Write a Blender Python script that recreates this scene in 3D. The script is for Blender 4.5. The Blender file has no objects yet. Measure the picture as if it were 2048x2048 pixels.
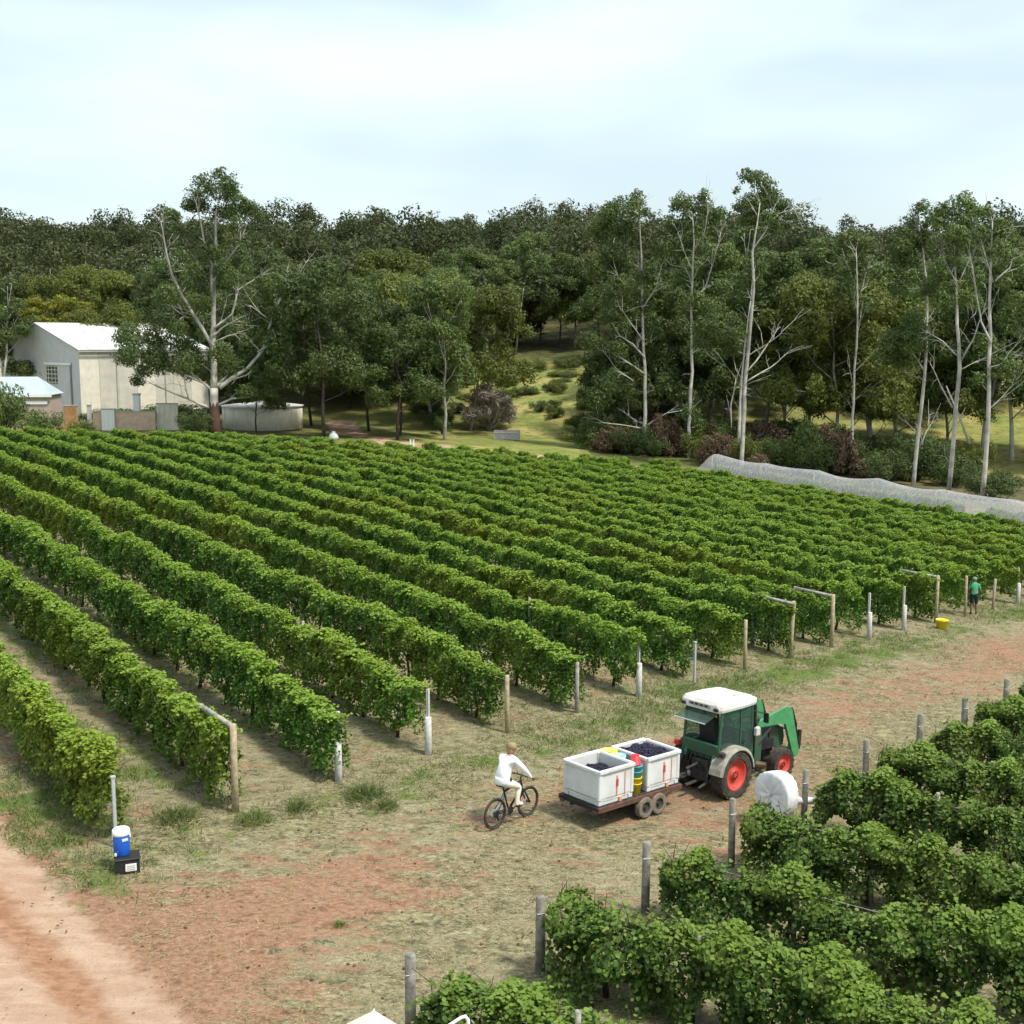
import bpy, math, random
import numpy as np
from mathutils import Vector, Matrix

# ---------------------------------------------------------------- camera, sky, sun, exposure
SC = bpy.context.scene
COL = SC.collection
R = math.radians
PITCH = 0.138057
cam_d = bpy.data.cameras.new('camera')
cam_d.sensor_width = 36.0
cam_d.lens = 36.0 * 2461.765 / 2048.0
cam_d.clip_end = 3000.0
cam = bpy.data.objects.new('camera', cam_d)
cam.location = (0, 0, 10)
cam.rotation_euler = (math.pi / 2 - PITCH, 0, 0)
COL.objects.link(cam)
SC.camera = cam

SUN_AZ, SUN_EL = 122.0, 60.0      # azimuth clockwise from +Y (view direction)
world = bpy.data.worlds.new('World')
SC.world = world
world.use_nodes = True
wn = world.node_tree.nodes
wl = world.node_tree.links
wn.clear()
w_out = wn.new('ShaderNodeOutputWorld')
w_bg = wn.new('ShaderNodeBackground')
w_sky = wn.new('ShaderNodeTexSky')
w_sky.sky_type = 'NISHITA'
w_sky.sun_disc = False
w_sky.sun_elevation = R(SUN_EL)
w_sky.sun_rotation = R(SUN_AZ)
w_sky.dust_density = 3.0
w_sky.ozone_density = 0.5
w_tc = wn.new('ShaderNodeTexCoord')
w_map = wn.new('ShaderNodeMapping')
w_map.inputs['Location'].default_value = (5.1, 0.3, 0.9)
w_map.inputs['Rotation'].default_value = (0, R(-14), R(12))
w_map.inputs['Scale'].default_value = (1.2, 1.2, 4.2)
w_n = wn.new('ShaderNodeTexNoise')
w_n.inputs['Scale'].default_value = 1.5
w_n.inputs['Detail'].default_value = 3.5
w_n.inputs['Roughness'].default_value = 0.5
w_r = wn.new('ShaderNodeMapRange')
w_r.interpolation_type = 'SMOOTHSTEP'
w_r.inputs['From Min'].default_value = 0.38
w_r.inputs['From Max'].default_value = 0.64
w_r.inputs['To Min'].default_value = 0.42
w_r.inputs['To Max'].default_value = 1.0
w_mul = wn.new('ShaderNodeVectorMath')
w_mul.operation = 'SCALE'
w_mul.inputs['Scale'].default_value = 0.092
w_mix = wn.new('ShaderNodeMix')
w_mix.data_type = 'RGBA'
w_mix.inputs[7].default_value = (0.425, 0.50, 0.51, 1)
wl.new(w_tc.outputs['Generated'], w_map.inputs['Vector'])
wl.new(w_map.outputs['Vector'], w_n.inputs['Vector'])
wl.new(w_n.outputs['Fac'], w_r.inputs['Value'])
wl.new(w_sky.outputs['Color'], w_mul.inputs[0])
wl.new(w_r.outputs['Result'], w_mix.inputs['Factor'])
wl.new(w_mul.outputs['Vector'], w_mix.inputs[6])
wl.new(w_mix.outputs[2], w_bg.inputs['Color'])
w_bg.inputs['Strength'].default_value = 1.0
wl.new(w_bg.outputs['Background'], w_out.inputs['Surface'])

sun_d = bpy.data.lights.new('sun', 'SUN')
sun_d.energy = 2.2
sun_d.angle = R(8)
sun_d.color = (1.0, 0.95, 0.87)
sun = bpy.data.objects.new('sun', sun_d)
_d = Vector((math.sin(R(SUN_AZ)) * math.cos(R(SUN_EL)), math.cos(R(SUN_AZ)) * math.cos(R(SUN_EL)), math.sin(R(SUN_EL))))
sun.rotation_euler = _d.to_track_quat('Z', 'Y').to_euler()
sun.location = (0, 0, 60)
COL.objects.link(sun)

SC.view_settings.view_transform = 'Standard'
SC.view_settings.look = 'None'
SC.view_settings.exposure = 1.22
SC.view_settings.gamma = 1.0
SC.view_settings.use_curve_mapping = False
SC.render.engine = 'CYCLES'
SC.cycles.max_bounces = 4
SC.cycles.diffuse_bounces = 2
SC.cycles.glossy_bounces = 2
SC.cycles.transmission_bounces = 4
SC.cycles.transparent_max_bounces = 10
SC.cycles.use_denoising = True
SC.cycles.use_adaptive_sampling = True
SC.cycles.adaptive_threshold = 0.02

# ---------------------------------------------------------------- terrain
_T = (-1.01726102e+01, -3.29959762e-02, 8.56579636e-03, -4.58768515e-02, -1.39452552e-01, -2.80933598e-02,
      1.19190298e-01, 2.73663536e-02, 1.01124581e-01, 1.15478474e-02)


def smooth(a, b, x):
    t = np.clip((x - a) / (b - a), 0, 1)
    return t * t * (3 - 2 * t)


def lump(X, Y, s=1.0, seed=0):
    """cheap smooth noise, about -1..1"""
    r = np.random.RandomState(seed)
    v = 0
    for k in range(6):
        a = r.uniform(0, 6.283)
        f = s * r.uniform(0.6, 1.7)
        v = v + np.sin((X * math.cos(a) + Y * math.sin(a)) * f + r.uniform(0, 6.283))
    return v / 3.2


def terr(X, Y):
    X = np.asarray(X, dtype=float)
    Y = np.asarray(Y, dtype=float)
    x = np.clip(X, -50, 48)
    y = np.clip(Y, 5, 120) - 20
    t = _T
    z = (t[0] + t[1] * x + t[2] * y + t[3] * x * x / 100 + t[4] * x * y / 100 + t[5] * y * y / 100 + t[6] * x ** 3 / 1e4
         + t[7] * x * x * y / 1e4 + t[8] * x * y * y / 1e4 + t[9] * y ** 3 / 1e4 + 10)
    start = np.interp(X, [-60, -30, 0, 30, 60], [158, 150, 140, 122, 118])
    d = np.maximum(Y - start, 0)
    rise = 0.19 * d * d / (d + 12)
    lim = 51 + 3 * np.sin(X / 45.0 + 1) - 0.03 * np.clip(X, 0, 200)
    rise = lim * (1 - np.exp(-rise / lim * 1.15))
    return z + rise


def tz(x, y):
    return float(terr(x, y))


HD = np.array([math.cos(0.798106), math.sin(0.798106)])     # along the headland
RV = np.array([-math.sin(0.620356), math.cos(0.620356)])    # along the main vine rows, away
P1 = np.array([-7.7973, 23.1002])
SP = 2.74663
FR = np.array([0.857, -0.515])                               # along the near block's rows


def post_at(k):
    return P1 + HD * SP * (k - 1)


# ---------------------------------------------------------------- materials
def mat(name, color=(0.5, 0.5, 0.5), rough=0.6, metal=0.0, spec=0.3, vary=0.0, vscale=6.0, bump=0.0, bscale=40.0, second=None):
    m = bpy.data.materials.new(name)
    m.use_nodes = True
    nt = m.node_tree
    b = nt.nodes['Principled BSDF']
    b.inputs['Base Color'].default_value = (*color, 1)
    b.inputs['Roughness'].default_value = rough
    b.inputs['Metallic'].default_value = metal
    b.inputs['Specular IOR Level'].default_value = spec
    if vary or second:
        tc = nt.nodes.new('ShaderNodeTexCoord')
        n = nt.nodes.new('ShaderNodeTexNoise')
        n.inputs['Scale'].default_value = vscale
        n.inputs['Detail'].default_value = 5
        mx = nt.nodes.new('ShaderNodeMix')
        mx.data_type = 'RGBA'
        s = second if second else tuple(max(0, c * (1 - vary)) for c in color)
        hi = color if second else tuple(min(1, c * (1 + vary)) for c in color)
        mx.inputs[6].default_value = (*s, 1)
        mx.inputs[7].default_value = (*hi, 1)
        mr = nt.nodes.new('ShaderNodeMapRange')
        mr.inputs['From Min'].default_value = 0.35
        mr.inputs['From Max'].default_value = 0.65
        nt.links.new(tc.outputs['Object'], n.inputs['Vector'])
        nt.links.new(n.outputs['Fac'], mr.inputs['Value'])
        nt.links.new(mr.outputs['Result'], mx.inputs['Factor'])
        nt.links.new(mx.outputs[2], b.inputs['Base Color'])
    if bump:
        tc = nt.nodes.new('ShaderNodeTexCoord')
        n2 = nt.nodes.new('ShaderNodeTexNoise')
        n2.inputs['Scale'].default_value = bscale
        n2.inputs['Detail'].default_value = 4
        bp = nt.nodes.new('ShaderNodeBump')
        bp.inputs['Strength'].default_value = bump
        bp.inputs['Distance'].default_value = 0.02
        nt.links.new(tc.outputs['Object'], n2.inputs['Vector'])
        nt.links.new(n2.outputs['Fac'], bp.inputs['Height'])
        nt.links.new(bp.outputs['Normal'], b.inputs['Normal'])
    return m


def foliage(name, c_dark, c_mid, c_light, odd=None, odd_amt=0.0, top_end=None, lit_top_z=(1.2, 1.7), patch=0.0, patch_col=(0.3, 0.25, 0.03), patch_scale=0.12, trans=0.3):
    """leaf material: colour differs leaf by leaf, plant by plant, and in large natural patches"""
    m = bpy.data.materials.new(name)
    m.use_nodes = True
    nt = m.node_tree
    N, L = nt.nodes, nt.links
    b = N['Principled BSDF']
    b.inputs['Roughness'].default_value = 0.55
    b.inputs['Specular IOR Level'].default_value = 0.25
    g = N.new('ShaderNodeNewGeometry')
    oi = N.new('ShaderNodeObjectInfo')
    ramp = N.new('ShaderNodeValToRGB')
    e = ramp.color_ramp.elements
    e[0].position = 0.0
    e[0].color = (*c_dark, 1)
    e[1].position = 1.0
    e[1].color = (*c_light, 1)
    q = e.new(0.5)
    q.color = (*c_mid, 1)
    if odd:
        q = e.new(1.0 - odd_amt)
        q.color = (*c_light, 1)
        q = e.new(1.0 - odd_amt + 0.01)
        q.color = (*odd, 1)
        e[len(e) - 1].color = (*odd, 1)
    L.new(g.outputs['Random Per Island'], ramp.inputs['Fac'])
    col = ramp.outputs['Color']
    hsv = N.new('ShaderNodeHueSaturation')
    mr = N.new('ShaderNodeMapRange')
    mr.inputs['To Min'].default_value = 0.8
    mr.inputs['To Max'].default_value = 1.2
    L.new(oi.outputs['Random'], mr.inputs['Value'])
    L.new(mr.outputs['Result'], hsv.inputs['Value'])
    L.new(col, hsv.inputs['Color'])
    col = hsv.outputs['Color']
    if patch:
        tc = N.new('ShaderNodeNewGeometry')
        n = N.new('ShaderNodeTexNoise')
        n.inputs['Scale'].default_value = patch_scale
        n.inputs['Detail'].default_value = 3
        L.new(tc.outputs['Position'], n.inputs['Vector'])
        m2 = N.new('ShaderNodeMapRange')
        m2.inputs['From Min'].default_value = 0.48
        m2.inputs['From Max'].default_value = 0.72
        m2.inputs['To Max'].default_value = patch
        L.new(n.outputs['Fac'], m2.inputs['Value'])
        mx = N.new('ShaderNodeMix')
        mx.data_type = 'RGBA'
        mx.inputs[7].default_value = (*patch_col, 1)
        L.new(m2.outputs['Result'], mx.inputs['Factor'])
        L.new(col, mx.inputs[6])
        col = mx.outputs[2]
    if top_end:                                   # paler with height: sky-lit row crest painted into the leaf colour
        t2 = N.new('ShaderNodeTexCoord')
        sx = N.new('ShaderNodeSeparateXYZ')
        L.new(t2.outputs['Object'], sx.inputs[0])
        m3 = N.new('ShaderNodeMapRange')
        m3.inputs['From Min'].default_value = lit_top_z[0]
        m3.inputs['From Max'].default_value = lit_top_z[1]
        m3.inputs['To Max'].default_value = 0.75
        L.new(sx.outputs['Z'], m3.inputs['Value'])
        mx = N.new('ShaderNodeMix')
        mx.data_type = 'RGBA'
        mx.inputs[7].default_value = (*top_end, 1)
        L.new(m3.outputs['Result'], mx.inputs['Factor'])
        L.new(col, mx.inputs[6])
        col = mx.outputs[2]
    L.new(col, b.inputs['Base Color'])
    tr = N.new('ShaderNodeBsdfTranslucent')
    L.new(col, tr.inputs['Color'])
    ms = N.new('ShaderNodeMixShader')
    ms.inputs['Fac'].default_value = trans
    L.new(b.outputs['BSDF'], ms.inputs[1])
    L.new(tr.outputs['BSDF'], ms.inputs[2])
    L.new(ms.outputs['Shader'], N['Material Output'].inputs['Surface'])
    return m


M = {}
M['vine'] = foliage('vine_leaf', (0.026, 0.072, 0.010), (0.076, 0.178, 0.022), (0.190, 0.325, 0.045), (0.30, 0.27, 0.035), 0.02, top_end=(0.245, 0.360, 0.045), lit_top_z=(1.38, 1.88),
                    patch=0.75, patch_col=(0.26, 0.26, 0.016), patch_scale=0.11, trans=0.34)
M['vine_near'] = foliage('near_vine_leaf', (0.022, 0.050, 0.009), (0.056, 0.112, 0.018), (0.155, 0.240, 0.042), (0.25, 0.19, 0.05), 0.02, top_end=(0.185, 0.275, 0.042), lit_top_z=(1.05, 1.6),
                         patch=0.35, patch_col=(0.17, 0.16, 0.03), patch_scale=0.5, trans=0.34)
M['gum'] = foliage('gum_leaf', (0.068, 0.105, 0.030), (0.105, 0.158, 0.044), (0.165, 0.225, 0.066), (0.12, 0.12, 0.05), 0.05,
                   patch=0.5, patch_col=(0.105, 0.110, 0.03), patch_scale=0.22)
M['gum_dark'] = foliage('dark_gum_leaf', (0.050, 0.078, 0.024), (0.080, 0.120, 0.034), (0.130, 0.176, 0.052), patch=0.5,
                        patch_col=(0.085, 0.088, 0.026), patch_scale=0.2)
M['olive'] = foliage('olive_leaf', (0.080, 0.105, 0.020), (0.125, 0.155, 0.030), (0.190, 0.220, 0.044), (0.14, 0.11, 0.04), 0.06, patch=0.4,
                     patch_col=(0.10, 0.10, 0.03), patch_scale=0.15)
M['lime'] = foliage('lime_leaf', (0.07, 0.10, 0.012), (0.16, 0.19, 0.02), (0.34, 0.33, 0.04), patch=0.5, patch_col=(0.32, 0.27, 0.03), patch_scale=0.4)
M['wood_far'] = foliage('far_leaf', (0.050, 0.068, 0.026), (0.080, 0.106, 0.036), (0.115, 0.148, 0.048), (0.06, 0.05, 0.03), 0.15, patch=0.7,
                        patch_col=(0.100, 0.105, 0.030), patch_scale=0.04)
M['brownleaf'] = foliage('brown_leaf', (0.075, 0.050, 0.030), (0.125, 0.082, 0.050), (0.19, 0.13, 0.08), trans=0.15)
M['greytwig'] = foliage('grey_twig', (0.15, 0.125, 0.10), (0.26, 0.22, 0.175), (0.37, 0.32, 0.26), trans=0.1)
M['redleaf'] = foliage('russet_leaf', (0.045, 0.03, 0.014), (0.075, 0.05, 0.022), (0.11, 0.075, 0.03), trans=0.2)
M['bark_pale'] = mat('pale_bark', (0.40, 0.38, 0.34), 0.8, vary=0.3, vscale=1.1)
M['bark_grey'] = mat('grey_bark', (0.27, 0.24, 0.21), 0.85, vary=0.35, vscale=1.3)
M['bark_dark'] = mat('dark_bark', (0.055, 0.043, 0.034), 0.9, vary=0.4, vscale=2)
M['bark_red'] = mat('red_bark', (0.13, 0.06, 0.042), 0.9, second=(0.06, 0.045, 0.038), vscale=1.6)
M['vinewood'] = mat('vine_wood', (0.055, 0.038, 0.028), 0.9, vary=0.4, vscale=14)
M['post_wood'] = mat('post_wood', (0.36, 0.30, 0.19), 0.85, vary=0.25, vscale=9, bump=0.3)
M['post_grey'] = mat('weathered_post', (0.30, 0.285, 0.25), 0.9, vary=0.3, vscale=9, bump=0.3)
M['post_dark'] = mat('old_grey_post', (0.19, 0.18, 0.155), 0.9, vary=0.4, vscale=8, bump=0.4)
M['post_pale'] = mat('pale_post', (0.50, 0.49, 0.46), 0.8, vary=0.15, vscale=9)
M['steel'] = mat('galvanised_steel', (0.45, 0.48, 0.50), 0.5, metal=0.3, vary=0.1)
M['wire'] = mat('wire', (0.35, 0.35, 0.34), 0.5, metal=0.6)
M['green_paint'] = mat('green_paint', (0.020, 0.115, 0.055), 0.45, spec=0.5, second=(0.045, 0.085, 0.048), vscale=4)
M['green_dark'] = mat('dark_green_paint', (0.018, 0.085, 0.046), 0.5, spec=0.4, second=(0.06, 0.075, 0.05), vscale=5)
M['green_light'] = mat('loader_green', (0.06, 0.25, 0.10), 0.45, spec=0.4, vary=0.15, vscale=6)
M['roof_white'] = mat('white_roof_paint', (0.76, 0.75, 0.70), 0.45, spec=0.4, second=(0.60, 0.57, 0.50), vscale=3)
M['red_rim'] = mat('red_rim_paint', (0.62, 0.045, 0.035), 0.55, second=(0.36, 0.075, 0.05), vscale=6)
M['tyre'] = mat('tyre_rubber', (0.026, 0.025, 0.024), 0.85, second=(0.075, 0.06, 0.045), vscale=7)
M['tyre_dusty'] = mat('dusty_tyre', (0.17, 0.145, 0.11), 0.9, vary=0.3, vscale=12)
M['black'] = mat('black_metal', (0.02, 0.02, 0.02), 0.55, vary=0.3)
M['grime'] = mat('greasy_iron', (0.045, 0.042, 0.038), 0.7, vary=0.4, vscale=8)
M['dust_grey'] = mat('dusty_fender', (0.30, 0.28, 0.23), 0.8, vary=0.2, vscale=6)
M['rust'] = mat('rusty_red_steel', (0.15, 0.065, 0.045), 0.8, second=(0.07, 0.045, 0.035), vscale=7)
M['bin_white'] = mat('bin_plastic', (0.62, 0.645, 0.65), 0.5, spec=0.4, second=(0.53, 0.53, 0.51), vscale=3)
M['orange_mark'] = mat('orange_mark', (0.72, 0.30, 0.16), 0.7)
M['red_mark'] = mat('red_mark', (0.55, 0.05, 0.03), 0.7)
M['yellow'] = mat('yellow_plastic', (0.80, 0.60, 0.02), 0.45, spec=0.4, vary=0.08)
M['lemon'] = mat('lemon_plastic', (0.74, 0.74, 0.14), 0.45, vary=0.08)
M['teal'] = mat('teal_plastic', (0.10, 0.42, 0.46), 0.45, vary=0.1)
M['skyblue'] = mat('pale_blue_plastic', (0.38, 0.58, 0.72), 0.45, vary=0.08)
M['red_plastic'] = mat('red_plastic', (0.62, 0.035, 0.045), 0.45, vary=0.1)
M['blue'] = mat('blue_plastic', (0.008, 0.10, 0.52), 0.42, spec=0.5, vary=0.1)
M['white_plastic'] = mat('white_plastic', (0.82, 0.82, 0.80), 0.45, vary=0.04)
M['label_white'] = mat('paper_label', (0.75, 0.76, 0.75), 0.7)
M['label_blue'] = mat('label_print', (0.35, 0.50, 0.75), 0.6)
M['grape'] = foliage('grape_skin', (0.010, 0.010, 0.022), (0.020, 0.018, 0.040), (0.045, 0.042, 0.075), trans=0.0)
M['skin'] = mat('skin', (0.42, 0.24, 0.16), 0.6)
M['skin_tan'] = mat('tanned_skin', (0.20, 0.11, 0.075), 0.6)
M['shirt_white'] = mat('white_cotton', (0.76, 0.78, 0.82), 0.85, vary=0.06, vscale=9, bump=0.5, bscale=14)
M['trouser_cream'] = mat('cream_cotton', (0.70, 0.68, 0.55), 0.85, vary=0.08, vscale=9)
M['shirt_green'] = mat('green_cotton', (0.07, 0.34, 0.17), 0.85, vary=0.15, vscale=8)
M['short_dark'] = mat('dark_cotton', (0.015, 0.025, 0.03), 0.9, vary=0.2)
M['hair_blond'] = mat('fair_hair', (0.28, 0.20, 0.10), 0.7, vary=0.3, vscale=40)
M['cap_grey'] = mat('grey_green_cap', (0.17, 0.24, 0.22), 0.8, vary=0.2)
M['cream_wall'] = mat('cream_cladding', (0.50, 0.475, 0.405), 0.6, vary=0.10, vscale=0.9)
M['cream_pale'] = mat('pale_cream_panel', (0.64, 0.60, 0.50), 0.6, vary=0.08, vscale=1.5)
M['gable_grey'] = mat('grey_cladding', (0.52, 0.51, 0.55), 0.6, vary=0.05, vscale=1.2)
M['shed_roof'] = mat('white_sheet_roof', (0.60, 0.60, 0.585), 0.5, vary=0.12, vscale=0.5)
M['house_roof'] = mat('blue_grey_roof', (0.36, 0.43, 0.45), 0.55, vary=0.08, vscale=1)
M['brick_pink'] = mat('pink_brick', (0.40, 0.31, 0.27), 0.85, vary=0.15, vscale=5)
M['peach'] = mat('peach_render', (0.58, 0.42, 0.31), 0.85, vary=0.12, vscale=2)
M['timber_orange'] = mat('orange_timber', (0.42, 0.25, 0.11), 0.8, vary=0.2, vscale=4)
M['glass_dark'] = mat('dark_glass', (0.03, 0.035, 0.04), 0.15, spec=0.6)
M['concrete'] = mat('concrete', (0.36, 0.36, 0.35), 0.85, vary=0.15, vscale=3)
M['canvas'] = mat('cream_canvas', (0.68, 0.63, 0.50), 0.8, vary=0.06, vscale=3)


def glass_mat(name, tint, alpha):
    m = bpy.data.materials.new(name)
    m.use_nodes = True
    nt = m.node_tree
    b = nt.nodes['Principled BSDF']
    b.inputs['Base Color'].default_value = (*tint, 1)
    b.inputs['Roughness'].default_value = 0.08
    b.inputs['Specular IOR Level'].default_value = 0.7
    tr = nt.nodes.new('ShaderNodeBsdfTransparent')
    tr.inputs['Color'].default_value = (0.62, 0.72, 0.68, 1)
    ms = nt.nodes.new('ShaderNodeMixShader')
    ms.inputs['Fac'].default_value = alpha
    nt.links.new(tr.outputs['BSDF'], ms.inputs[1])
    nt.links.new(b.outputs['BSDF'], ms.inputs[2])
    nt.links.new(ms.outputs['Shader'], nt.nodes['Material Output'].inputs['Surface'])
    return m


M['glass'] = glass_mat('cab_glass', (0.10, 0.16, 0.14), 0.25)


def net_mat(name, alpha):
    m = bpy.data.materials.new(name)
    m.use_nodes = True
    nt = m.node_tree
    N, L = nt.nodes, nt.links
    b = N['Principled BSDF']
    b.inputs['Base Color'].default_value = (0.58, 0.58, 0.59, 1)
    b.inputs['Roughness'].default_value = 0.9
    tc = N.new('ShaderNodeTexCoord')
    n = N.new('ShaderNodeTexNoise')
    n.inputs['Scale'].default_value = 2.2
    n.inputs['Detail'].default_value = 7
    n.inputs['Roughness'].default_value = 0.7
    mp = N.new('ShaderNodeMapping')
    mp.inputs['Scale'].default_value = (3.0, 3.0, 0.2)
    L.new(tc.outputs['Object'], mp.inputs['Vector'])
    L.new(mp.outputs['Vector'], n.inputs['Vector'])
    mr = N.new('ShaderNodeMapRange')
    mr.inputs['From Min'].default_value = 0.3
    mr.inputs['From Max'].default_value = 0.7
    mr.inputs['To Min'].default_value = alpha - 0.16
    mr.inputs['To Max'].default_value = alpha + 0.16
    L.new(n.outputs['Fac'], mr.inputs['Value'])
    tr = N.new('ShaderNodeBsdfTransparent')
    ms = N.new('ShaderNodeMixShader')
    L.new(mr.outputs['Result'], ms.inputs['Fac'])
    L.new(tr.outputs['BSDF'], ms.inputs[1])
    L.new(b.outputs['BSDF'], ms.inputs[2])
    L.new(ms.outputs['Shader'], N['Material Output'].inputs['Surface'])
    return m


M['net'] = net_mat('white_bird_net', 0.36)
M['net_side'] = net_mat('white_side_net', 0.20)
M['net_roll'] = mat('rolled_net', (0.66, 0.66, 0.67), 0.9, vary=0.12, vscale=5, bump=0.6, bscale=12)


def corrugated(m, axis=0, scale=18.0, strength=0.25):
    nt = m.node_tree
    b = nt.nodes['Principled BSDF']
    tc = nt.nodes.new('ShaderNodeTexCoord')
    w = nt.nodes.new('ShaderNodeTexWave')
    w.bands_direction = 'XYZ'[axis]
    w.inputs['Scale'].default_value = scale
    bp = nt.nodes.new('ShaderNodeBump')
    bp.inputs['Strength'].default_value = strength
    bp.inputs['Distance'].default_value = 0.03
    nt.links.new(tc.outputs['Object'], w.inputs['Vector'])
    nt.links.new(w.outputs['Fac'], bp.inputs['Height'])
    nt.links.new(bp.outputs['Normal'], b.inputs['Normal'])


corrugated(M['cream_wall'], 0, 2.0)
corrugated(M['gable_grey'], 1, 2.0)
corrugated(M['shed_roof'], 0, 1.2, 0.5)


def ground_mat():
    m = bpy.data.materials.new('ground_earth_and_grass')
    m.use_nodes = True
    nt = m.node_tree
    N, L = nt.nodes, nt.links
    b = N['Principled BSDF']
    b.inputs['Roughness'].default_value = 0.95
    b.inputs['Specular IOR Level'].default_value = 0.1
    geo = N.new('ShaderNodeNewGeometry')

    def noise(scale, detail=5, rough=0.6, rot=0.0, stretch=1.0):
        mp = N.new('ShaderNodeMapping')
        mp.inputs['Rotation'].default_value = (0, 0, rot)
        mp.inputs['Scale'].default_value = (stretch, 1, 1)
        n = N.new('ShaderNodeTexNoise')
        n.inputs['Scale'].default_value = scale
        n.inputs['Detail'].default_value = detail
        n.inputs['Roughness'].default_value = rough
        L.new(geo.outputs['Position'], mp.inputs['Vector'])
        L.new(mp.outputs['Vector'], n.inputs['Vector'])
        return n.outputs['Fac']

    def attr(name):
        a = N.new('ShaderNodeAttribute')
        a.attribute_name = name
        return a.outputs['Fac']

    def mixc(fac, a, bb):
        x = N.new('ShaderNodeMix')
        x.data_type = 'RGBA'
        for i, v in ((0, fac), (6, a), (7, bb)):
            if isinstance(v, tuple):
                x.inputs[i].default_value = (*v, 1)
            else:
                L.new(v, x.inputs[i])
        return x.outputs[2]

    def mth(op, a, bb):
        x = N.new('ShaderNodeMath')
        x.operation = op
        for i, v in ((0, a), (1, bb)):
            if isinstance(v, (int, float)):
                x.inputs[i].default_value = v
            else:
                L.new(v, x.inputs[i])
        return x.outputs[0]

    def step(v, lo, hi, tmin=0.0, tmax=1.0):
        x = N.new('ShaderNodeMapRange')
        x.interpolation_type = 'SMOOTHSTEP'
        x.inputs['From Min'].default_value = lo
        x.inputs['From Max'].default_value = hi
        x.inputs['To Min'].default_value = tmin
        x.inputs['To Max'].default_value = tmax
        L.new(v, x.inputs['Value'])
        return x.outputs['Result']

    ang = -0.80
    streak = noise(2.2, 7, 0.72, ang, 0.35)
    fine = noise(13.0, 6, 0.75, ang, 0.6)
    grit = noise(26.0, 4, 0.7)
    big = noise(0.45, 4, 0.55, ang, 0.6)
    # dry mown straw, grey to pale
    straw = mixc(step(fine, 0.35, 0.68), (0.085, 0.078, 0.042), (0.35, 0.308, 0.178))
    straw = mixc(step(big, 0.4, 0.65), straw, mixc(step(grit, 0.35, 0.65), (0.14, 0.125, 0.075), (0.33, 0.295, 0.18)))
    mott = noise(4.2, 9, 0.82, ang, 0.55)
    straw = mixc(step(mott, 0.52, 0.60, 0, 0.85), straw, (0.065, 0.067, 0.038))
    straw = mixc(step(mott, 0.47, 0.36, 0, 0.6), straw, (0.42, 0.37, 0.235))
    soil = mixc(step(fine, 0.3, 0.7), (0.20, 0.105, 0.060), (0.37, 0.23, 0.15))
    soil = mixc(step(mott, 0.53, 0.61, 0, 0.75), soil, (0.115, 0.064, 0.038))
    soil = mixc(step(grit, 0.42, 0.7, 0.0, 0.5), soil, (0.19, 0.105, 0.065))
    green = mixc(step(fine, 0.32, 0.68), (0.045, 0.080, 0.022), (0.155, 0.195, 0.050))
    sf = mth('ADD', mth('ADD', attr('soil'), mth('MULTIPLY', mth('SUBTRACT', streak, 0.5), 3.2)), mth('MULTIPLY', mth('SUBTRACT', grit, 0.5), 0.8))
    c = mixc(step(sf, 0.32, 0.78), straw, soil)
    gf = mth('ADD', mth('ADD', attr('green'), mth('MULTIPLY', mth('SUBTRACT', noise(1.1, 5, 0.6), 0.5), 2.4)), mth('MULTIPLY', mth('SUBTRACT', fine, 0.5), 0.9))
    c = mixc(step(gf, 0.35, 0.80), c, green)
    # meadow beyond the vines and litter under the wood
    mead = mixc(step(noise(0.16, 4, 0.6), 0.35, 0.62), (0.36, 0.31, 0.10), (0.17, 0.215, 0.045))
    mead = mixc(step(noise(0.9, 6, 0.75), 0.45, 0.66, 0, 0.85), mead, (0.07, 0.095, 0.025))
    mead = mixc(step(noise(2.4, 6, 0.75), 0.5, 0.68, 0, 0.6), mead, (0.26, 0.24, 0.09))
    c = mixc(attr('meadow'), c, mead)
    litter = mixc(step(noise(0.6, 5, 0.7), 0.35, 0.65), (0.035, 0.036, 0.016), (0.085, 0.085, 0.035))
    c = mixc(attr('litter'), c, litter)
    # vehicle tracks: pale packed dirt with darker loose ruts, ragged where it meets the grass
    rn = noise(3.0, 6, 0.6, 0.86, 0.35)
    pale = mixc(step(rn, 0.35, 0.65), (0.37, 0.24, 0.165), (0.45, 0.325, 0.235))
    loose = mixc(step(noise(6.0, 6, 0.7, 0.86, 0.5), 0.35, 0.65), (0.25, 0.128, 0.072), (0.37, 0.215, 0.135))
    rf = mth('ADD', attr('rut'), mth('MULTIPLY', mth('SUBTRACT', noise(1.5, 6, 0.6, 0.86, 0.3), 0.5), 1.4))
    pale = mixc(step(rf, 0.25, 0.85), pale, loose)
    pale = mixc(step(noise(24.0, 5, 0.75), 0.54, 0.70, 0, 0.7), pale, (0.18, 0.10, 0.058))
    pale = mixc(step(mott, 0.54, 0.64, 0, 0.5), pale, (0.24, 0.135, 0.08))
    ro = mth('ADD', attr('road'), mth('MULTIPLY', mth('SUBTRACT', noise(1.8, 7, 0.7), 0.5), 1.3))
    c = mixc(step(ro, 0.30, 0.72), c, pale)
    L.new(c, b.inputs['Base Color'])
    bp = N.new('ShaderNodeBump')
    bp.inputs['Strength'].default_value = 0.8
    bp.inputs['Distance'].default_value = 0.06
    L.new(mth('ADD', mth('MULTIPLY', fine, 0.7), mth('MULTIPLY', grit, 0.5)), bp.inputs['Height'])
    L.new(bp.outputs['Normal'], b.inputs['Normal'])
    return m


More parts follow.
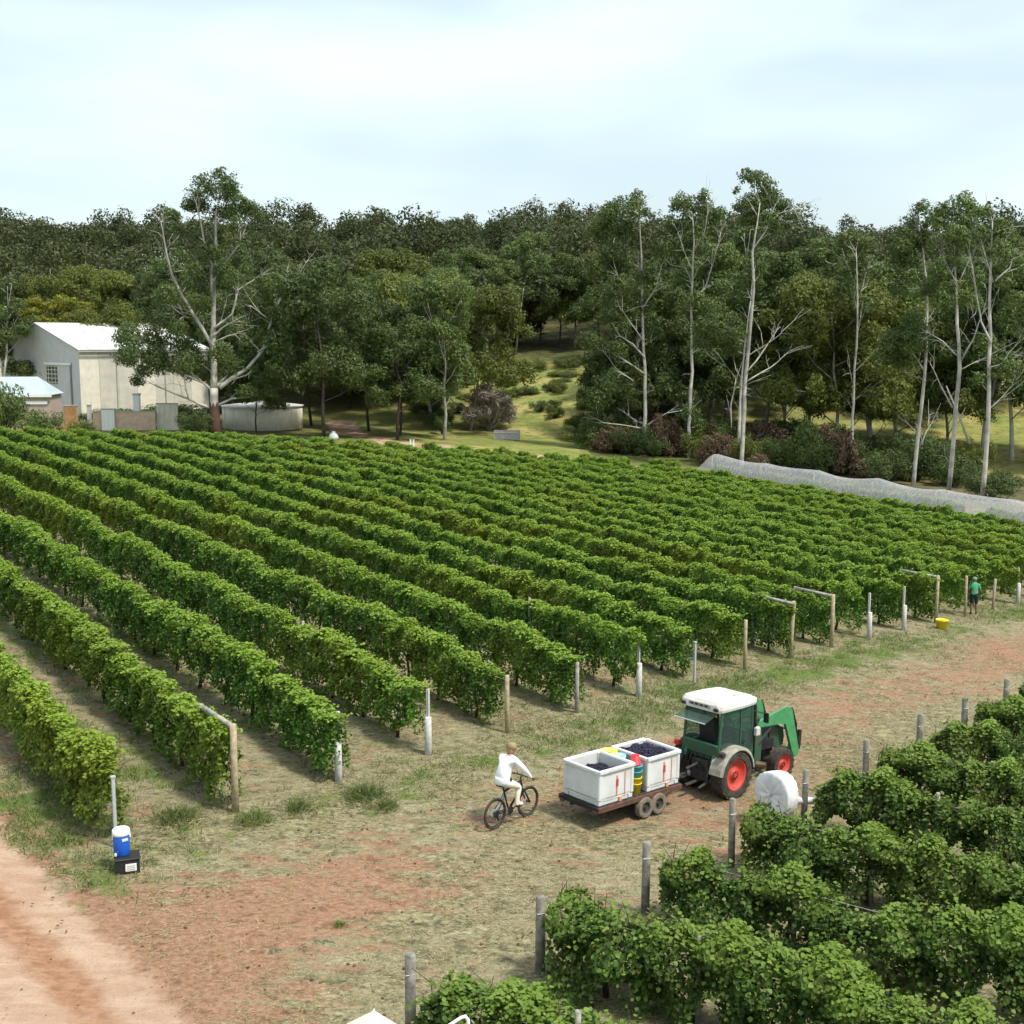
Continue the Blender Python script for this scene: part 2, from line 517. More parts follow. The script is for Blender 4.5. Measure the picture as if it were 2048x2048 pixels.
M['ground'] = ground_mat()
M['straw'] = foliage('straw_blade', (0.22, 0.19, 0.10), (0.36, 0.31, 0.17), (0.50, 0.44, 0.26), trans=0.2)
M['grass'] = foliage('grass_blade', (0.05, 0.09, 0.02), (0.10, 0.155, 0.035), (0.20, 0.24, 0.07), (0.34, 0.29, 0.14), 0.12, trans=0.3)
M['weed'] = foliage('weed_blade', (0.035, 0.07, 0.025), (0.07, 0.115, 0.04), (0.14, 0.17, 0.06), (0.22, 0.18, 0.09), 0.15, trans=0.3)

# ---------------------------------------------------------------- mesh helpers


class MB:
    def __init__(self):
        self.v = []
        self.f = []

    def add(self, vs, fs):
        o = len(self.v)
        self.v.extend([tuple(p) for p in vs])
        self.f.extend([tuple(i + o for i in f) for f in fs])
        return self

    def box(self, c, s, rot=None, taper=1.0, bevel=0.0):
        x, y, z = s[0] / 2, s[1] / 2, s[2] / 2
        if bevel:
            e = min(bevel, x * 0.9, y * 0.9, z * 0.9)
            P = []
            for zz, k in ((-z, 1), (-z + e, 0), (z - e, 0), (z, 1)):
                xx, yy = x - e * k, y - e * k
                tt = taper if zz > 0 else 1.0
                xx *= tt
                yy *= tt
                P += [(-xx + e * .6, -yy, zz), (xx - e * .6, -yy, zz), (xx, -yy + e * .6, zz), (xx, yy - e * .6, zz),
                      (xx - e * .6, yy, zz), (-xx + e * .6, yy, zz), (-xx, yy - e * .6, zz), (-xx, -yy + e * .6, zz)]
            F = [tuple(range(7, -1, -1)), tuple(range(24, 32))]
            for r in range(3):
                for i in range(8):
                    F.append((r * 8 + i, r * 8 + (i + 1) % 8, r * 8 + 8 + (i + 1) % 8, r * 8 + 8 + i))
        else:
            t = taper
            P = [(-x, -y, -z), (x, -y, -z), (x, y, -z), (-x, y, -z), (-x * t, -y * t, z), (x * t, -y * t, z), (x * t, y * t, z), (-x * t, y * t, z)]
            F = [(3, 2, 1, 0), (4, 5, 6, 7), (0, 1, 5, 4), (1, 2, 6, 5), (2, 3, 7, 6), (3, 0, 4, 7)]
        mt = Matrix.Identity(3)
        if rot is not None:
            from mathutils import Euler
            mt = Euler(rot).to_matrix()
        return self.add([mt @ Vector(p) + Vector(c) for p in P], F)

    def tube(self, pts, rad, n=8, cap=True):
        pts = [Vector(p) for p in pts]
        if not hasattr(rad, '__len__'):
            rad = [rad] * len(pts)
        V, F = [], []
        up = None
        for i, p in enumerate(pts):
            a = pts[max(0, i - 1)]
            b = pts[min(len(pts) - 1, i + 1)]
            d = (b - a)
            d = d.normalized() if d.length > 1e-9 else Vector((0, 0, 1))
            if up is None:
                up = Vector((0, 0, 1)) if abs(d.z) < 0.9 else Vector((1, 0, 0))
            s = d.cross(up)
            if s.length < 1e-6:
                s = d.orthogonal()
            s.normalize()
            u = s.cross(d).normalized()
            up = u
            for k in range(n):
                t = 2 * math.pi * k / n
                V.append(p + (s * math.cos(t) + u * math.sin(t)) * rad[i])
        for i in range(len(pts) - 1):
            for k in range(n):
                F.append((i * n + k, i * n + (k + 1) % n, (i + 1) * n + (k + 1) % n, (i + 1) * n + k))
        if cap:
            F.append(tuple(range(n - 1, -1, -1)))
            F.append(tuple(range((len(pts) - 1) * n, len(pts) * n)))
        return self.add(V, F)

    def lathe(self, prof, c=(0, 0, 0), axis='z', n=20, caps=True):
        """prof: list of (radius, height) turned round an axis through c"""
        V, F = [], []
        for r, h in prof:
            for k in range(n):
                t = 2 * math.pi * k / n
                a, b = r * math.cos(t), r * math.sin(t)
                if axis == 'z':
                    p = (a, b, h)
                elif axis == 'y':
                    p = (a, h, b)
                else:
                    p = (h, a, b)
                V.append((p[0] + c[0], p[1] + c[1], p[2] + c[2]))
        m = len(prof)
        for i in range(m - 1):
            for k in range(n):
                q = (i * n + k, i * n + (k + 1) % n, (i + 1) * n + (k + 1) % n, (i + 1) * n + k)
                F.append(q if axis != 'y' else q[::-1])
        if caps and prof[0][0] > 1e-6:
            F.append(tuple(range(n))[::-1])
        if caps and prof[-1][0] > 1e-6:
            F.append(tuple(range((m - 1) * n, m * n)))
        return self.add(V, F)

    def prism(self, poly, y0, y1, plane='xz'):
        """a 2-D outline given thickness"""
        n = len(poly)
        if plane == 'xz':
            V = [(p[0], y0, p[1]) for p in poly] + [(p[0], y1, p[1]) for p in poly]
        elif plane == 'yz':
            V = [(y0, p[0], p[1]) for p in poly] + [(y1, p[0], p[1]) for p in poly]
        else:
            V = [(p[0], p[1], y0) for p in poly] + [(p[0], p[1], y1) for p in poly]
        F = [tuple(range(n)), tuple(range(2 * n - 1, n - 1, -1))]
        for i in range(n):
            F.append((i, i + n, (i + 1) % n + n, (i + 1) % n))
        return self.add(V, F)

    def mesh(self, name, m, smooth=False):
        me = bpy.data.meshes.new(name)
        me.from_pydata(self.v, [], self.f)
        for mm in (m if isinstance(m, (list, tuple)) else [m]):
            me.materials.append(mm)
        if smooth:
            me.polygons.foreach_set('use_smooth', [True] * len(me.polygons))
        me.update()
        return me

    def build(self, name, m, parent=None, smooth=False, loc=None, rot=None):
        return link(name, self.mesh(name, m, smooth), parent, loc, rot)


def link(name, data, parent=None, loc=None, rot=None, scale=None):
    o = bpy.data.objects.new(name, data)
    COL.objects.link(o)
    if parent is not None:
        o.parent = parent
    if loc is not None:
        o.location = loc
    if rot is not None:
        o.rotation_euler = rot
    if scale is not None:
        o.scale = scale if hasattr(scale, '__len__') else (scale,) * 3
    return o


def tag(o, label=None, cat=None, group=None, kind=None):
    if label:
        o['label'] = label
    if cat:
        o['category'] = cat
    if group:
        o['group'] = group
    if kind:
        o['kind'] = kind
    return o


def empty(name, loc, rz=0.0, label=None, cat=None, group=None):
    o = link(name, None, None, loc, (0, 0, rz))
    o.empty_display_size = 0.2
    return tag(o, label, cat, group)


def np_mesh(name, V, F, m, smooth=False):
    """V (n,3), F (k,4) or (k,3) arrays"""
    me = bpy.data.meshes.new(name)
    V = np.ascontiguousarray(V, dtype=np.float32)
    F = np.ascontiguousarray(F, dtype=np.int32)
    k = F.shape[1]
    me.vertices.add(len(V))
    me.vertices.foreach_set('co', V.ravel())
    me.loops.add(F.size)
    me.loops.foreach_set('vertex_index', F.ravel())
    me.polygons.add(len(F))
    me.polygons.foreach_set('loop_start', np.arange(0, F.size, k, dtype=np.int32))
    me.polygons.foreach_set('loop_total', np.full(len(F), k, dtype=np.int32))
    if smooth:
        me.polygons.foreach_set('use_smooth', np.ones(len(F), dtype=bool))
    me.materials.append(m)
    me.update(calc_edges=True)
    return me


def unit(a):
    return a / np.maximum(np.linalg.norm(a, axis=-1, keepdims=True), 1e-9)


def leaf_quads(P, out, size, rng, aspect=0.5, droop=0.35, jitter=0.5):
    """one kite-shaped leaf face at every P; out = outward direction"""
    n = len(P)
    nrm = unit(out + rng.normal(0, jitter, (n, 3)))
    t = unit(np.cross(nrm, rng.normal(0, 1, (n, 3))))
    t[:, 2] -= droop
    t = unit(t)
    b = unit(np.cross(nrm, t))
    L = (size * rng.uniform(0.65, 1.3, n))[:, None]
    W = L * aspect
    V = np.stack([P - t * L * .5, P + b * W * .5, P + t * L * .5, P - b * W * .5], 1)
    return V.reshape(-1, 3)


def quads(n, o=0):
    return np.arange(n * 4, dtype=np.int32).reshape(-1, 4) + o


def clump_leaves(C, rad, rng, dens, size, flat=0.72, aspect=0.5, droop=0.35):
    out = []
    for c, r in zip(C, rad):
        n = max(6, int(dens * r * r))
        d = unit(rng.normal(0, 1, (n, 3)))
        d[:, 2] = np.where(d[:, 2] < -0.75, -d[:, 2], d[:, 2])
        u = rng.uniform(0, 1, n) ** 0.28
        wob = 1 + 0.22 * np.sin(d[:, 0] * 5 + c[0]) * np.sin(d[:, 1] * 5 + c[1]) + 0.18 * np.sin(d[:, 2] * 7 + c[2] + d[:, 0] * 3)
        P = np.array(c) + d * (r * u * wob)[:, None] * np.array([1, 1, flat])
        out.append(leaf_quads(P, d, size, rng, aspect, droop))
    return np.concatenate(out)


# ---------------------------------------------------------------- ground sheet and roads
def grow(a, b, step, lim, rate=1.09):
    lo, x, s = [], a, step
    while x > lim[0]:
        s *= rate
        x -= s
        lo.append(max(x, lim[0]))
    hi, x, s = [], b, step
    while x < lim[1]:
        s *= rate
        x += s
        hi.append(min(x, lim[1]))
    return np.array(lo[::-1] + list(np.arange(a, b + 1e-6, step)) + hi)


gx = grow(-17, 24, 0.3, (-420, 420))
gy = grow(13, 60, 0.3, (-80, 640), 1.06)
GX, GY = np.meshgrid(gx, gy)
X, Y = GX.ravel(), GY.ravel()
Z = terr(X, Y) + np.where(Y < 140, 0.02 * lump(X, Y, 1.6, 3) + 0.012 * lump(X, Y, 5.0, 4), 0.5 * lump(X, Y, 0.07, 5))


def along(pts):
    """signed offset from a polyline and whether a grid point lies beside it"""
    best = np.full(X.shape, 1e9)
    off = np.zeros(X.shape)
    for (x0, y0), (x1, y1) in zip(pts[:-1], pts[1:]):
        dx, dy = x1 - x0, y1 - y0
        l2 = dx * dx + dy * dy
        t = np.clip(((X - x0) * dx + (Y - y0) * dy) / l2, 0, 1)
        d = np.hypot(X - x0 - t * dx, Y - y0 - t * dy)
        sgn = np.sign((X - x0) * -dy + (Y - y0) * dx)
        off = np.where(d < best, d * sgn, off)
        best = np.minimum(best, d)
    return off


u1 = along([(-30, 42.6), (-13.7, 22.3), (-7.2, 14.6), (-2.5, 9.2), (4, 0)])
u2 = along([(4, 121), (-4, 121), (-12, 124), (-17.5, 132), (-21, 150)])
ROAD = np.maximum(1 - smooth(2.9, 4.1, np.abs(u1)), 1 - smooth(1.2, 2.2, np.abs(u2)))
RUT = np.maximum.reduce([np.exp(-((u1 - c0) / w0) ** 2) for c0, w0 in ((2.45, .36), (.5, .38), (-1.5, .45))] + [np.exp(-((u2 - c0) / .4) ** 2) for c0 in (-.7, .7)])
Z = Z - 0.05 * RUT * ROAD + 0.02 * ROAD * lump(X, Y, 3.2, 22)
nx, ny = len(gx), len(gy)
ii = np.arange(nx * ny).reshape(ny, nx)
GF = np.stack([ii[:-1, :-1], ii[:-1, 1:], ii[1:, 1:], ii[1:, :-1]], -1).reshape(-1, 4)

dl = (X - P1[0]) * -HD[1] + (Y - P1[1]) * HD[0]         # distance into the block from its post line
al = (X - P1[0]) * HD[0] + (Y - P1[1]) * HD[1]          # distance along the post line
row_ph = (al / SP) % 1.0                                   # 0 at a vine row
inrow = np.minimum(row_ph, 1 - row_ph)
lane = smooth(-9.2, -8.0, dl) * (1 - smooth(-1.2, 0.5, dl))
soil = 0.27 + 0.30 * lane * np.exp(-((dl + 4.2) / 1.5) ** 2) + 0.30 * lump(X, Y, 0.55, 8) * lane
soil += 0.25 * np.exp(-((X - 0.5) / 3.5) ** 2 - ((Y - 21.5) / 2.0) ** 2) + 0.2 * np.exp(-((X + 4.5) / 2.0) ** 2 - ((Y - 20.5) / 2.2) ** 2)
soil += 0.22 * np.exp(-((X - 4.5) / 2.0) ** 2 - ((Y - 25.4) / 1.2) ** 2)
soil -= 0.25 * smooth(-2.6, -0.8, dl)
soil = np.where(dl > 0.5, 0.18 + 0.12 * (inrow > 0.28), soil)
soil = np.where(dl < -9, 0.2, soil)
rdd = (X + 10.78) * .757 + (Y - 24.81) * .654
soil += 0.55 * np.exp(-np.maximum(rdd, 0) / 0.9) * (Y < 60) * (X < 0)
green = 0.07 + 0.55 * np.exp(-((dl + 1.1) / 1.5) ** 2) * (0.75 + 0.4 * lump(al, dl, 0.35, 9))
green = np.where(dl > 0.5, 0.34 + 0.10 * lump(X, Y, 0.3, 10) - 0.1 * (inrow > 0.3), green)
green += 0.5 * np.exp(-((X + 9.8) / 1.7) ** 2 - ((Y - 25.5) / 2.6) ** 2)
green += 0.30 * np.exp(-((al - 26) / 7.0) ** 2 - ((dl + 1.4) / 1.2) ** 2)
green = np.where(dl < -9, 0.35, green)
back = smooth(108, 116, Y + 0.12 * np.clip(X, 0, 60) * -1)
meadow = np.clip(back * (0.85 + 0.1 * lump(X, Y, 0.1, 11)), 0, 1)
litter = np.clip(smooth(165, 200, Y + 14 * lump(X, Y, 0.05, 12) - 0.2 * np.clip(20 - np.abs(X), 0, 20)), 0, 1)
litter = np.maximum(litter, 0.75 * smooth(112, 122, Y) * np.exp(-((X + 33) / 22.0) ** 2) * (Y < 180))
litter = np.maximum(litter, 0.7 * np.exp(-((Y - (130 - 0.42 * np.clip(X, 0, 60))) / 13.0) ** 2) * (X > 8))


def ground_part(name, faces, label):
    """one piece of the ground grid, with its colour fields"""
    used, inv = np.unique(faces, return_inverse=True)
    me = np_mesh(name, np.stack([X, Y, Z], 1)[used], inv.reshape(faces.shape), M['ground'], True)
    for nm, arr in (('soil', soil), ('green', green), ('meadow', meadow), ('litter', litter), ('road', ROAD), ('rut', RUT)):
        at = me.attributes.new(nm, 'FLOAT', 'POINT')
        at.data.foreach_set('value', np.ascontiguousarray(np.asarray(arr)[used], dtype=np.float32))
    return tag(link(name, me), label, None, kind='structure')


f1 = (np.abs(u1)[GF].max(1) < 3.7)
f2 = (np.abs(u2)[GF].max(1) < 2.0) & ~f1
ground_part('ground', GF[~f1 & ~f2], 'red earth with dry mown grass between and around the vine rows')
ground_part('dirt_road', GF[f1], 'pale red dirt road with darker wheel ruts at the lower left')
if f2.any():
    ground_part('dirt_track', GF[f2], 'red dirt track between the dark trees behind the vines')

# ---------------------------------------------------------------- buildings behind the vines
def px_at(px, py, Yd):
    """world point seen at a photo pixel when it stands Yd metres away (used only to work out positions)"""
    a, b = (px - 1024) / 2461.765, (1024 - py) / 2461.765
    c, s = math.cos(PITCH), math.sin(PITCH)
    dy, dz = c + s * b, -s + c * b
    k = Yd / dy
    return Vector((a * k, Yd, 10 + dz * k))


def build_shed():
    o = empty('shed', (-50.6, 145.0, tz(-50, 146)), R(45), 'large cream and grey shed with white sheet roof behind the left gum', 'shed')
    z0 = o.location.z
    e, ap, W, Ln = 9.0 - z0, 12.1 - z0, 22.0, 17.0
    # local x runs along the cream wall, local y along the gable
    for k in range(7):
        x0, x1 = Ln * k / 7 + .012, Ln * (k + 1) / 7 - .012
        MB().prism([(x0, -1.5), (x1, -1.5), (x1, e), (x0, e)], 0.0 - .012 * (k % 2), 0.2).build('wall_panel', M['cream_wall'] if k % 3 else M['cream_pale'], o)
    MB().prism([(0, -1.5), (Ln, -1.5), (Ln, e), (0, e)], W - 0.2, W).build('wall', M['cream_wall'], o)
    g = MB().prism([(0.01, -1.5), (W - 0.01, -1.5), (W - 0.01, e), (W / 2, ap), (0.01, e)], -0.02, 0.18, 'yz').build('gable_wall', M['gable_grey'], o)
    MB().prism([(0.01, -1.5), (W - 0.01, -1.5), (W - 0.01, e), (W / 2, ap), (0.01, e)], Ln - 0.18, Ln + 0.02, 'yz').build('gable_wall', M['gable_grey'], o)
    for s in (0, 1):
        y0, y1 = (-0.35, W / 2) if s == 0 else (W + 0.35, W / 2)
        ze = e - 0.35 * (ap - e) / (W / 2)
        m = MB()
        m.add([(-0.3, y0, ze + .05), (Ln + .3, y0, ze + .05), (Ln + .3, y1, ap + .05), (-0.3, y1, ap + .05),
               (-0.3, y0, ze + .15), (Ln + .3, y0, ze + .15), (Ln + .3, y1, ap + .15), (-0.3, y1, ap + .15)],
              [(3, 2, 1, 0), (4, 5, 6, 7), (0, 1, 5, 4), (1, 2, 6, 5), (2, 3, 7, 6), (3, 0, 4, 7)])
        rf = m.build('roof', M['shed_roof'], o)
        if s == 0:
            for k in range(6):
                xx = 1.2 + k * 2.9
                q = MB().tube([(xx, y0, ze + .17), (xx, y1, ap + .17)], 0.05, 5)
                q.build('roof_seam', M['concrete'], rf)
    MB().box((Ln / 2, -0.42, e - .20), (Ln + .6, .14, .14)).build('gutter', M['concrete'], o)
    for xx in (4.6, 11.0):
        MB().tube([(xx, -.08, e - .2), (xx, -.08, -1)], .06, 6).build('downpipe', M['concrete'], o)
    # doorway and sliding door on the gable
    d = MB().box((-0.06, 7.1, 5.9 - z0), (.12, 2.9, 2.0)).build('doorway', M['glass_dark'], o)
    for k in range(4):
        MB().box((-0.15, 7.1, 5.05 - z0 + k * .5), (.05, 2.8, .06)).build('shelf_bar', M['label_white'], d)
    for k in range(3):
        MB().box((-0.15, 6.2 + k * .9, 5.9 - z0), (.05, .06, 1.9)).build('upright_bar', M['label_white'], d)
    MB().box((-0.14, 3.8, 4.0 - z0), (.08, 3.4, 6.6)).build('sliding_door', M['gable_grey'], o)
    MB().box((-0.22, 5.4, 7.3 - z0), (.16, 7.0, .28)).build('door_track', M['label_white'], o)
    MB().tube([(-.22, 2.1, 7.1 - z0), (-.22, 2.1, .5)], .06, 6).build('door_post', M['concrete'], o)
    return o


build_shed()


def build_house():
    X0, Yh = -52.2, 133.0
    o = empty('house', (X0, Yh, tz(X0, Yh)), R(6), 'low pink brick house with blue-grey roof in front of the big shed', 'house')
    z0 = o.location.z
    e, ap = 4.35 - z0, 6.2 - z0
    a, b = 3.2, 2.6
    MB().box((0, 0, e / 2), (2 * a - .5, 2 * b - .5, e)).build('wall', M['brick_pink'], o)
    m = MB()
    m.add([(-a - 3, -b, e), (a, -b, e), (a, b, e), (-a - 3, b, e), (-a - 3, 0, ap), (a - 2.0, 0, ap)],
          [(0, 1, 5, 4), (1, 2, 5), (2, 3, 4, 5), (0, 4, 3), (3, 2, 1, 0)])
    m.build('roof', M['house_roof'], o)
    MB().box((-1.5, -b - .02, e - .12), (2 * a + 3, .12, .22)).build('fascia', M['label_white'], o)
    w = MB().box((-1.9, -b + .23, e * .48), (1.5, .1, 1.2)).build('window', M['glass_dark'], o)
    MB().box((-1.9, -b + .17, e * .48 - .66), (1.7, .12, .1)).build('sill', M['label_white'], w)
    MB().box((1.5, -b + .20, e * .78), (2.4, .14, .34)).build('lintel_band', M['label_white'], o)


build_house()


def yard_panel(x0, x1, y0, y1, Yd, m, name, label, cat, th=0.25, seams=0):
    a, b = px_at(x0, y0, Yd), px_at(x1, y1, Yd)
    zb = tz((a.x + b.x) / 2, Yd) - 0.1
    w, h = b.x - a.x, a.z - zb
    o = empty(name, ((a.x + b.x) / 2, Yd, zb), 0, label, cat)
    p = MB().box((0, 0, h / 2), (w, th, h)).build('panel', m, o)
    MB().box((0, 0, h + .05), (w + .1, th + .1, .1)).build('cap', M['concrete'], o)
    for k in range(seams):
        MB().box((-w / 2 + w * (k + .5) / seams, -th / 2 - .02, h / 2), (.08, .04, h * .98)).build('batten', m, o)
    return o


yard_panel(186, 312, 824, 861, 128.0, M['peach'], 'yard_wall', 'peach rendered yard wall below the white roofed shed', 'wall')
yard_panel(203, 230, 819, 853, 127.6, M['label_white'], 'screen_panel', 'short white screen panel at left end of the peach wall', 'panel', seams=3)
yard_panel(313, 357, 808, 859, 128.6, M['cream_pale'], 'sheet_fence', 'pale cream sheet fence left of the big gum trunk', 'fence', seams=4)
yard_panel(127, 155, 812, 835, 130.0, M['timber_orange'], 'timber_fence', 'short orange timber fence beside the pink brick house', 'fence', seams=9)
yard_panel(174, 184, 811, 858, 127.2, M['post_pale'], 'gate_post', 'white post left of the short white screen panel', 'post')
p = px_at(273, 788, 130.5)
o = empty('chimney_pipe', (p.x, 130.5, tz(p.x, 130.5)), 0, 'square white flue standing behind the peach wall', 'flue')
MB().box((0, 0, (p.z - o.location.z) / 2), (.62, .62, p.z - o.location.z)).build('shaft', M['label_white'], o)
MB().box((0, 0, p.z - o.location.z), (.76, .76, .12)).build('cap', M['concrete'], o)

# round cream tank
tc_ = Vector((-27.2, 134.5, tz(-27.2, 134.5) - 0.05))
o = empty('water_tank', tc_, 0, 'round cream water tank with shallow white roof between dark trunks', 'tank')
MB().lathe([(4.3, 0), (4.3, 2.45), (4.25, 2.47)], n=48).build('tank_wall', M['cream_pale'], o, True)
rf = MB().lathe([(4.42, 2.44), (4.42, 2.52), (0.4, 3.0), (0.0, 3.02)], n=48).build('roof', M['shed_roof'], o)
MB().box((.6, 0, 3.02), (.7, .7, .12)).build('hatch', M['concrete'], rf)
for k in range(8):
    t = -math.pi / 2 + (k - 3.5) * 0.39
    MB().box((4.31 * math.cos(t), 4.31 * math.sin(t), 1.22), (.04, .06, 2.4), (0, 0, t)).build('seam', M['cream_pale'], o)

# trough in the clearing
o = empty('trough', (-0.55, 138.0, tz(-0.55, 138.0)), R(-3), 'grey concrete trough on the yellow grass of the clearing', 'trough')
m = MB()
m.box((0, -.45, .5), (2.9, .12, 1.0)).box((0, .45, .5), (2.9, .12, 1.0)).box((-1.39, 0, .5), (.12, .78, 1.0)).box((1.39, 0, .5), (.12, .78, 1.0)).box((0, 0, .2), (2.66, .78, .1))
m.build('basin', M['concrete'], o)
MB().tube([(-.9, .6, 0), (-.9, .6, 1.7)], .07, 6).build('standpipe', M['bark_dark'], o)
MB().box((0, -.53, .78), (2.7, .05, .1)).build('rim_band', M['post_pale'], o)
# distant roof glimpsed behind the left trees
p = px_at(6, 612, 175)
o = empty('far_building', (p.x - 3, 175, tz(p.x, 175)), R(10), 'distant pale roof half hidden by trees at the left edge', 'building')
hh = p.z - o.location.z
MB().box((0, 0, hh / 2 - .8), (9, 5, hh - 1.6)).build('wall', M['cream_pale'], o)
MB().add([(-5, -3, hh - 1.6), (5, -3, hh - 1.6), (5, 3, hh - 1.6), (-5, 3, hh - 1.6), (-4, 0, hh), (4, 0, hh)],
         [(0, 1, 5, 4), (1, 2, 5), (2, 3, 4, 5), (3, 0, 4), (3, 2, 1, 0)]).build('roof', M['shed_roof'], o)
# white sack beside a trunk and marker stakes along the back of the vines
p = px_at(667, 868, 123)
o = empty('white_sack', (p.x, 123, tz(p.x, 123)), 0, 'small white sack at the foot of the dark tree by the track', 'sack')
MB().lathe([(0.0, 0.0), (.42, .05), (.5, .3), (.38, .6), (.16, .74), (.2, .86), (0, .88)], n=10).build('bag', M['label_white'], o, True)
for i, (sx, lab) in enumerate(((821, 'left one of two white stakes behind the vine rows'), (827, 'right one of two white stakes behind the vine rows'))):
    p = px_at(sx, 876, 112)
    o = empty('marker_stake', (p.x, 112, tz(p.x, 112)), 0, lab, 'stake', 'white stakes behind the vines')
    MB().box((0, 0, .65), (.14, .06, 1.3)).build('stake', M['label_white'], o)
    MB().box((0, 0, 1.32), (.17, .09, .05)).build('stake_cap', M['post_pale'], o)

# ---------------------------------------------------------------- trees


def branch_pts(pts, rng, wob=0.05, n=3):
    out = [np.array(pts[0], float)]
    for a, b in zip(pts[:-1], pts[1:]):
        a, b = np.array(a, float), np.array(b, float)
        l = np.linalg.norm(b - a)
        for k in range(1, n + 1):
            q = a + (b - a) * k / n
            if k < n:
                q = q + rng.normal(0, wob * l / n * 0.5, 3)
            out.append(q)
    return out


WOODK = 0.72


def tree_parts(limbs, clumps, seed, dens=260, size=0.34, leafm='gum', barkm='bark_pale', twig=0.04, flat=0.92, aspect=0.5, basem=None):
    """limbs: [(points, r0, r1)], clumps: [(x,y,z,r)] -> wood mesh, leaf mesh"""
    rng = np.random.RandomState(seed)
    wood = MB()
    nodes = []
    for pts, r0, r1 in limbs:
        bp = branch_pts(pts, rng)
        rr = np.linspace(r0 * WOODK, r1 * WOODK, len(bp))
        wood.tube(bp, list(rr), 7)
        nodes += [(q, r) for q, r in zip(bp, rr)]
    NP = np.array([q for q, r in nodes])
    for c in clumps:
        cc = np.array(c[:3])
        d = np.linalg.norm(NP - cc - np.array([0, 0, -c[3] * .5]), axis=1) + 0.6 * np.maximum(NP[:, 2] - cc[2], 0)
        k = int(np.argmin(d))
        if 0.5 < d[k] < 4.5:
            mid = (NP[k] * .5 + cc * .5) + rng.normal(0, .15 * min(3, d[k]) * .5, 3)
            wood.tube([NP[k], mid, cc], [min(nodes[k][1] * .8, twig * 1.6), twig, twig * .4], 5)
    V = clump_leaves([c[:3] for c in clumps], [c[3] for c in clumps], rng, dens, size, flat, aspect)
    wm = wood.mesh('trunk', M[barkm], True)
    lm = np_mesh('crown', V, quads(len(V) // 4), M[leafm])
    return wm, lm


def place_tree(name, wm, lm, loc, label, cat='tree', group=None, rz=0.0, sc=1.0, crown_mat=None):
    o = empty(name, loc, rz, label, cat, group)
    o.scale = sc if hasattr(sc, '__len__') else (sc,) * 3
    t = link('trunk', wm, o)
    c = link('crown', lm, o)
    return o


def traced_tree(name, base_xy, k, bx, by, limbs, clumps, seed, label, extra=0.9, front_k=.8, **kw):
    """limbs and clumps are given in photo-zoom units about the foot (bx,by); k = metres per unit"""
    rng = np.random.RandomState(seed + 77)
    L2 = []
    for pts, r0, r1 in limbs:
        d0 = rng.uniform(-1, 1)
        q = []
        x0 = (pts[0][0] - bx) * k
        for i, (x, y) in enumerate(pts):
            xx, zz = (x - bx) * k, (by - y) * k
            q.append((xx, d0 * 0.45 * abs(xx - x0) + (0.05 * zz * math.sin(seed + zz * .2) if x0 * 0 == 0 and len(pts) > 3 and i else 0), zz))
        if len(L2) == 0:
            q[0] = (q[0][0], q[0][1], q[0][2] - 0.4)
        L2.append((q, r0, r1))
    WK = kw.pop('wood_k', 1.0)
    L2 = [(q, r0 * WK, r1 * WK) for q, r0, r1 in L2]
    C2 = []
    xs = [c[0] for c in clumps]
    half = max(2.0, (max(xs) - min(xs)) * k * 0.4)
    for x, y, r in clumps:
        xx, zz, rr = (x - bx) * k, (by - y) * k, r * k * 1.06
        yy = abs(rng.normal(0, half * 0.34)) * (1 if rng.uniform() < front_k else -1) + (0.2 if front_k > .6 else 0)
        C2.append((xx, yy, zz, rr))
        for _ in range(int(extra) + (rng.uniform() < extra % 1)):
            C2.append((xx + rng.normal(0, rr * .5), yy + rr * rng.uniform(.6, 1.8), zz - rr * rng.uniform(0, .5), rr * rng.uniform(.6, .95)))
    fine = []
    for q, r0, r1 in L2:
        q = [np.array(p_, float) for p_ in q]
        for i in range(1, len(q)):
            for _ in range(2 if r0 < .3 else 1):
                if q[i][2] < 4.0 and len(q) > 6:
                    continue
                a_ = q[i - 1] + (q[i] - q[i - 1]) * rng.uniform(.3, 1)
                d_ = unit(q[i] - q[i - 1]) * .7 + rng.normal(0, .55, 3) + np.array([0, 0, .25])
                l_ = rng.uniform(.7, 2.0)
                m_ = a_ + d_ * l_ * .5
                e_ = m_ + (d_ + rng.normal(0, .35, 3)) * l_ * .5
                fine.append(([a_, m_, e_], .045, .012))
                fine.append(([m_, m_ + (d_ + rng.normal(0, .6, 3)) * l_ * .4], .028, .010))
        d_ = unit(q[-1] - q[-2])
        for _ in range(3):
            e_ = q[-1] + (d_ + rng.normal(0, .45, 3)) * rng.uniform(.6, 1.6)
            fine.append(([q[-1], q[-1] * .5 + e_ * .5 + rng.normal(0, .08, 3), e_], max(.02, r1 * .8), .010))
    L2 = L2 + fine
    wm, lm = tree_parts(L2, C2, seed, **kw)
    x, y = base_xy
    return place_tree(name, wm, lm, (x, y, tz(x, y)), label)


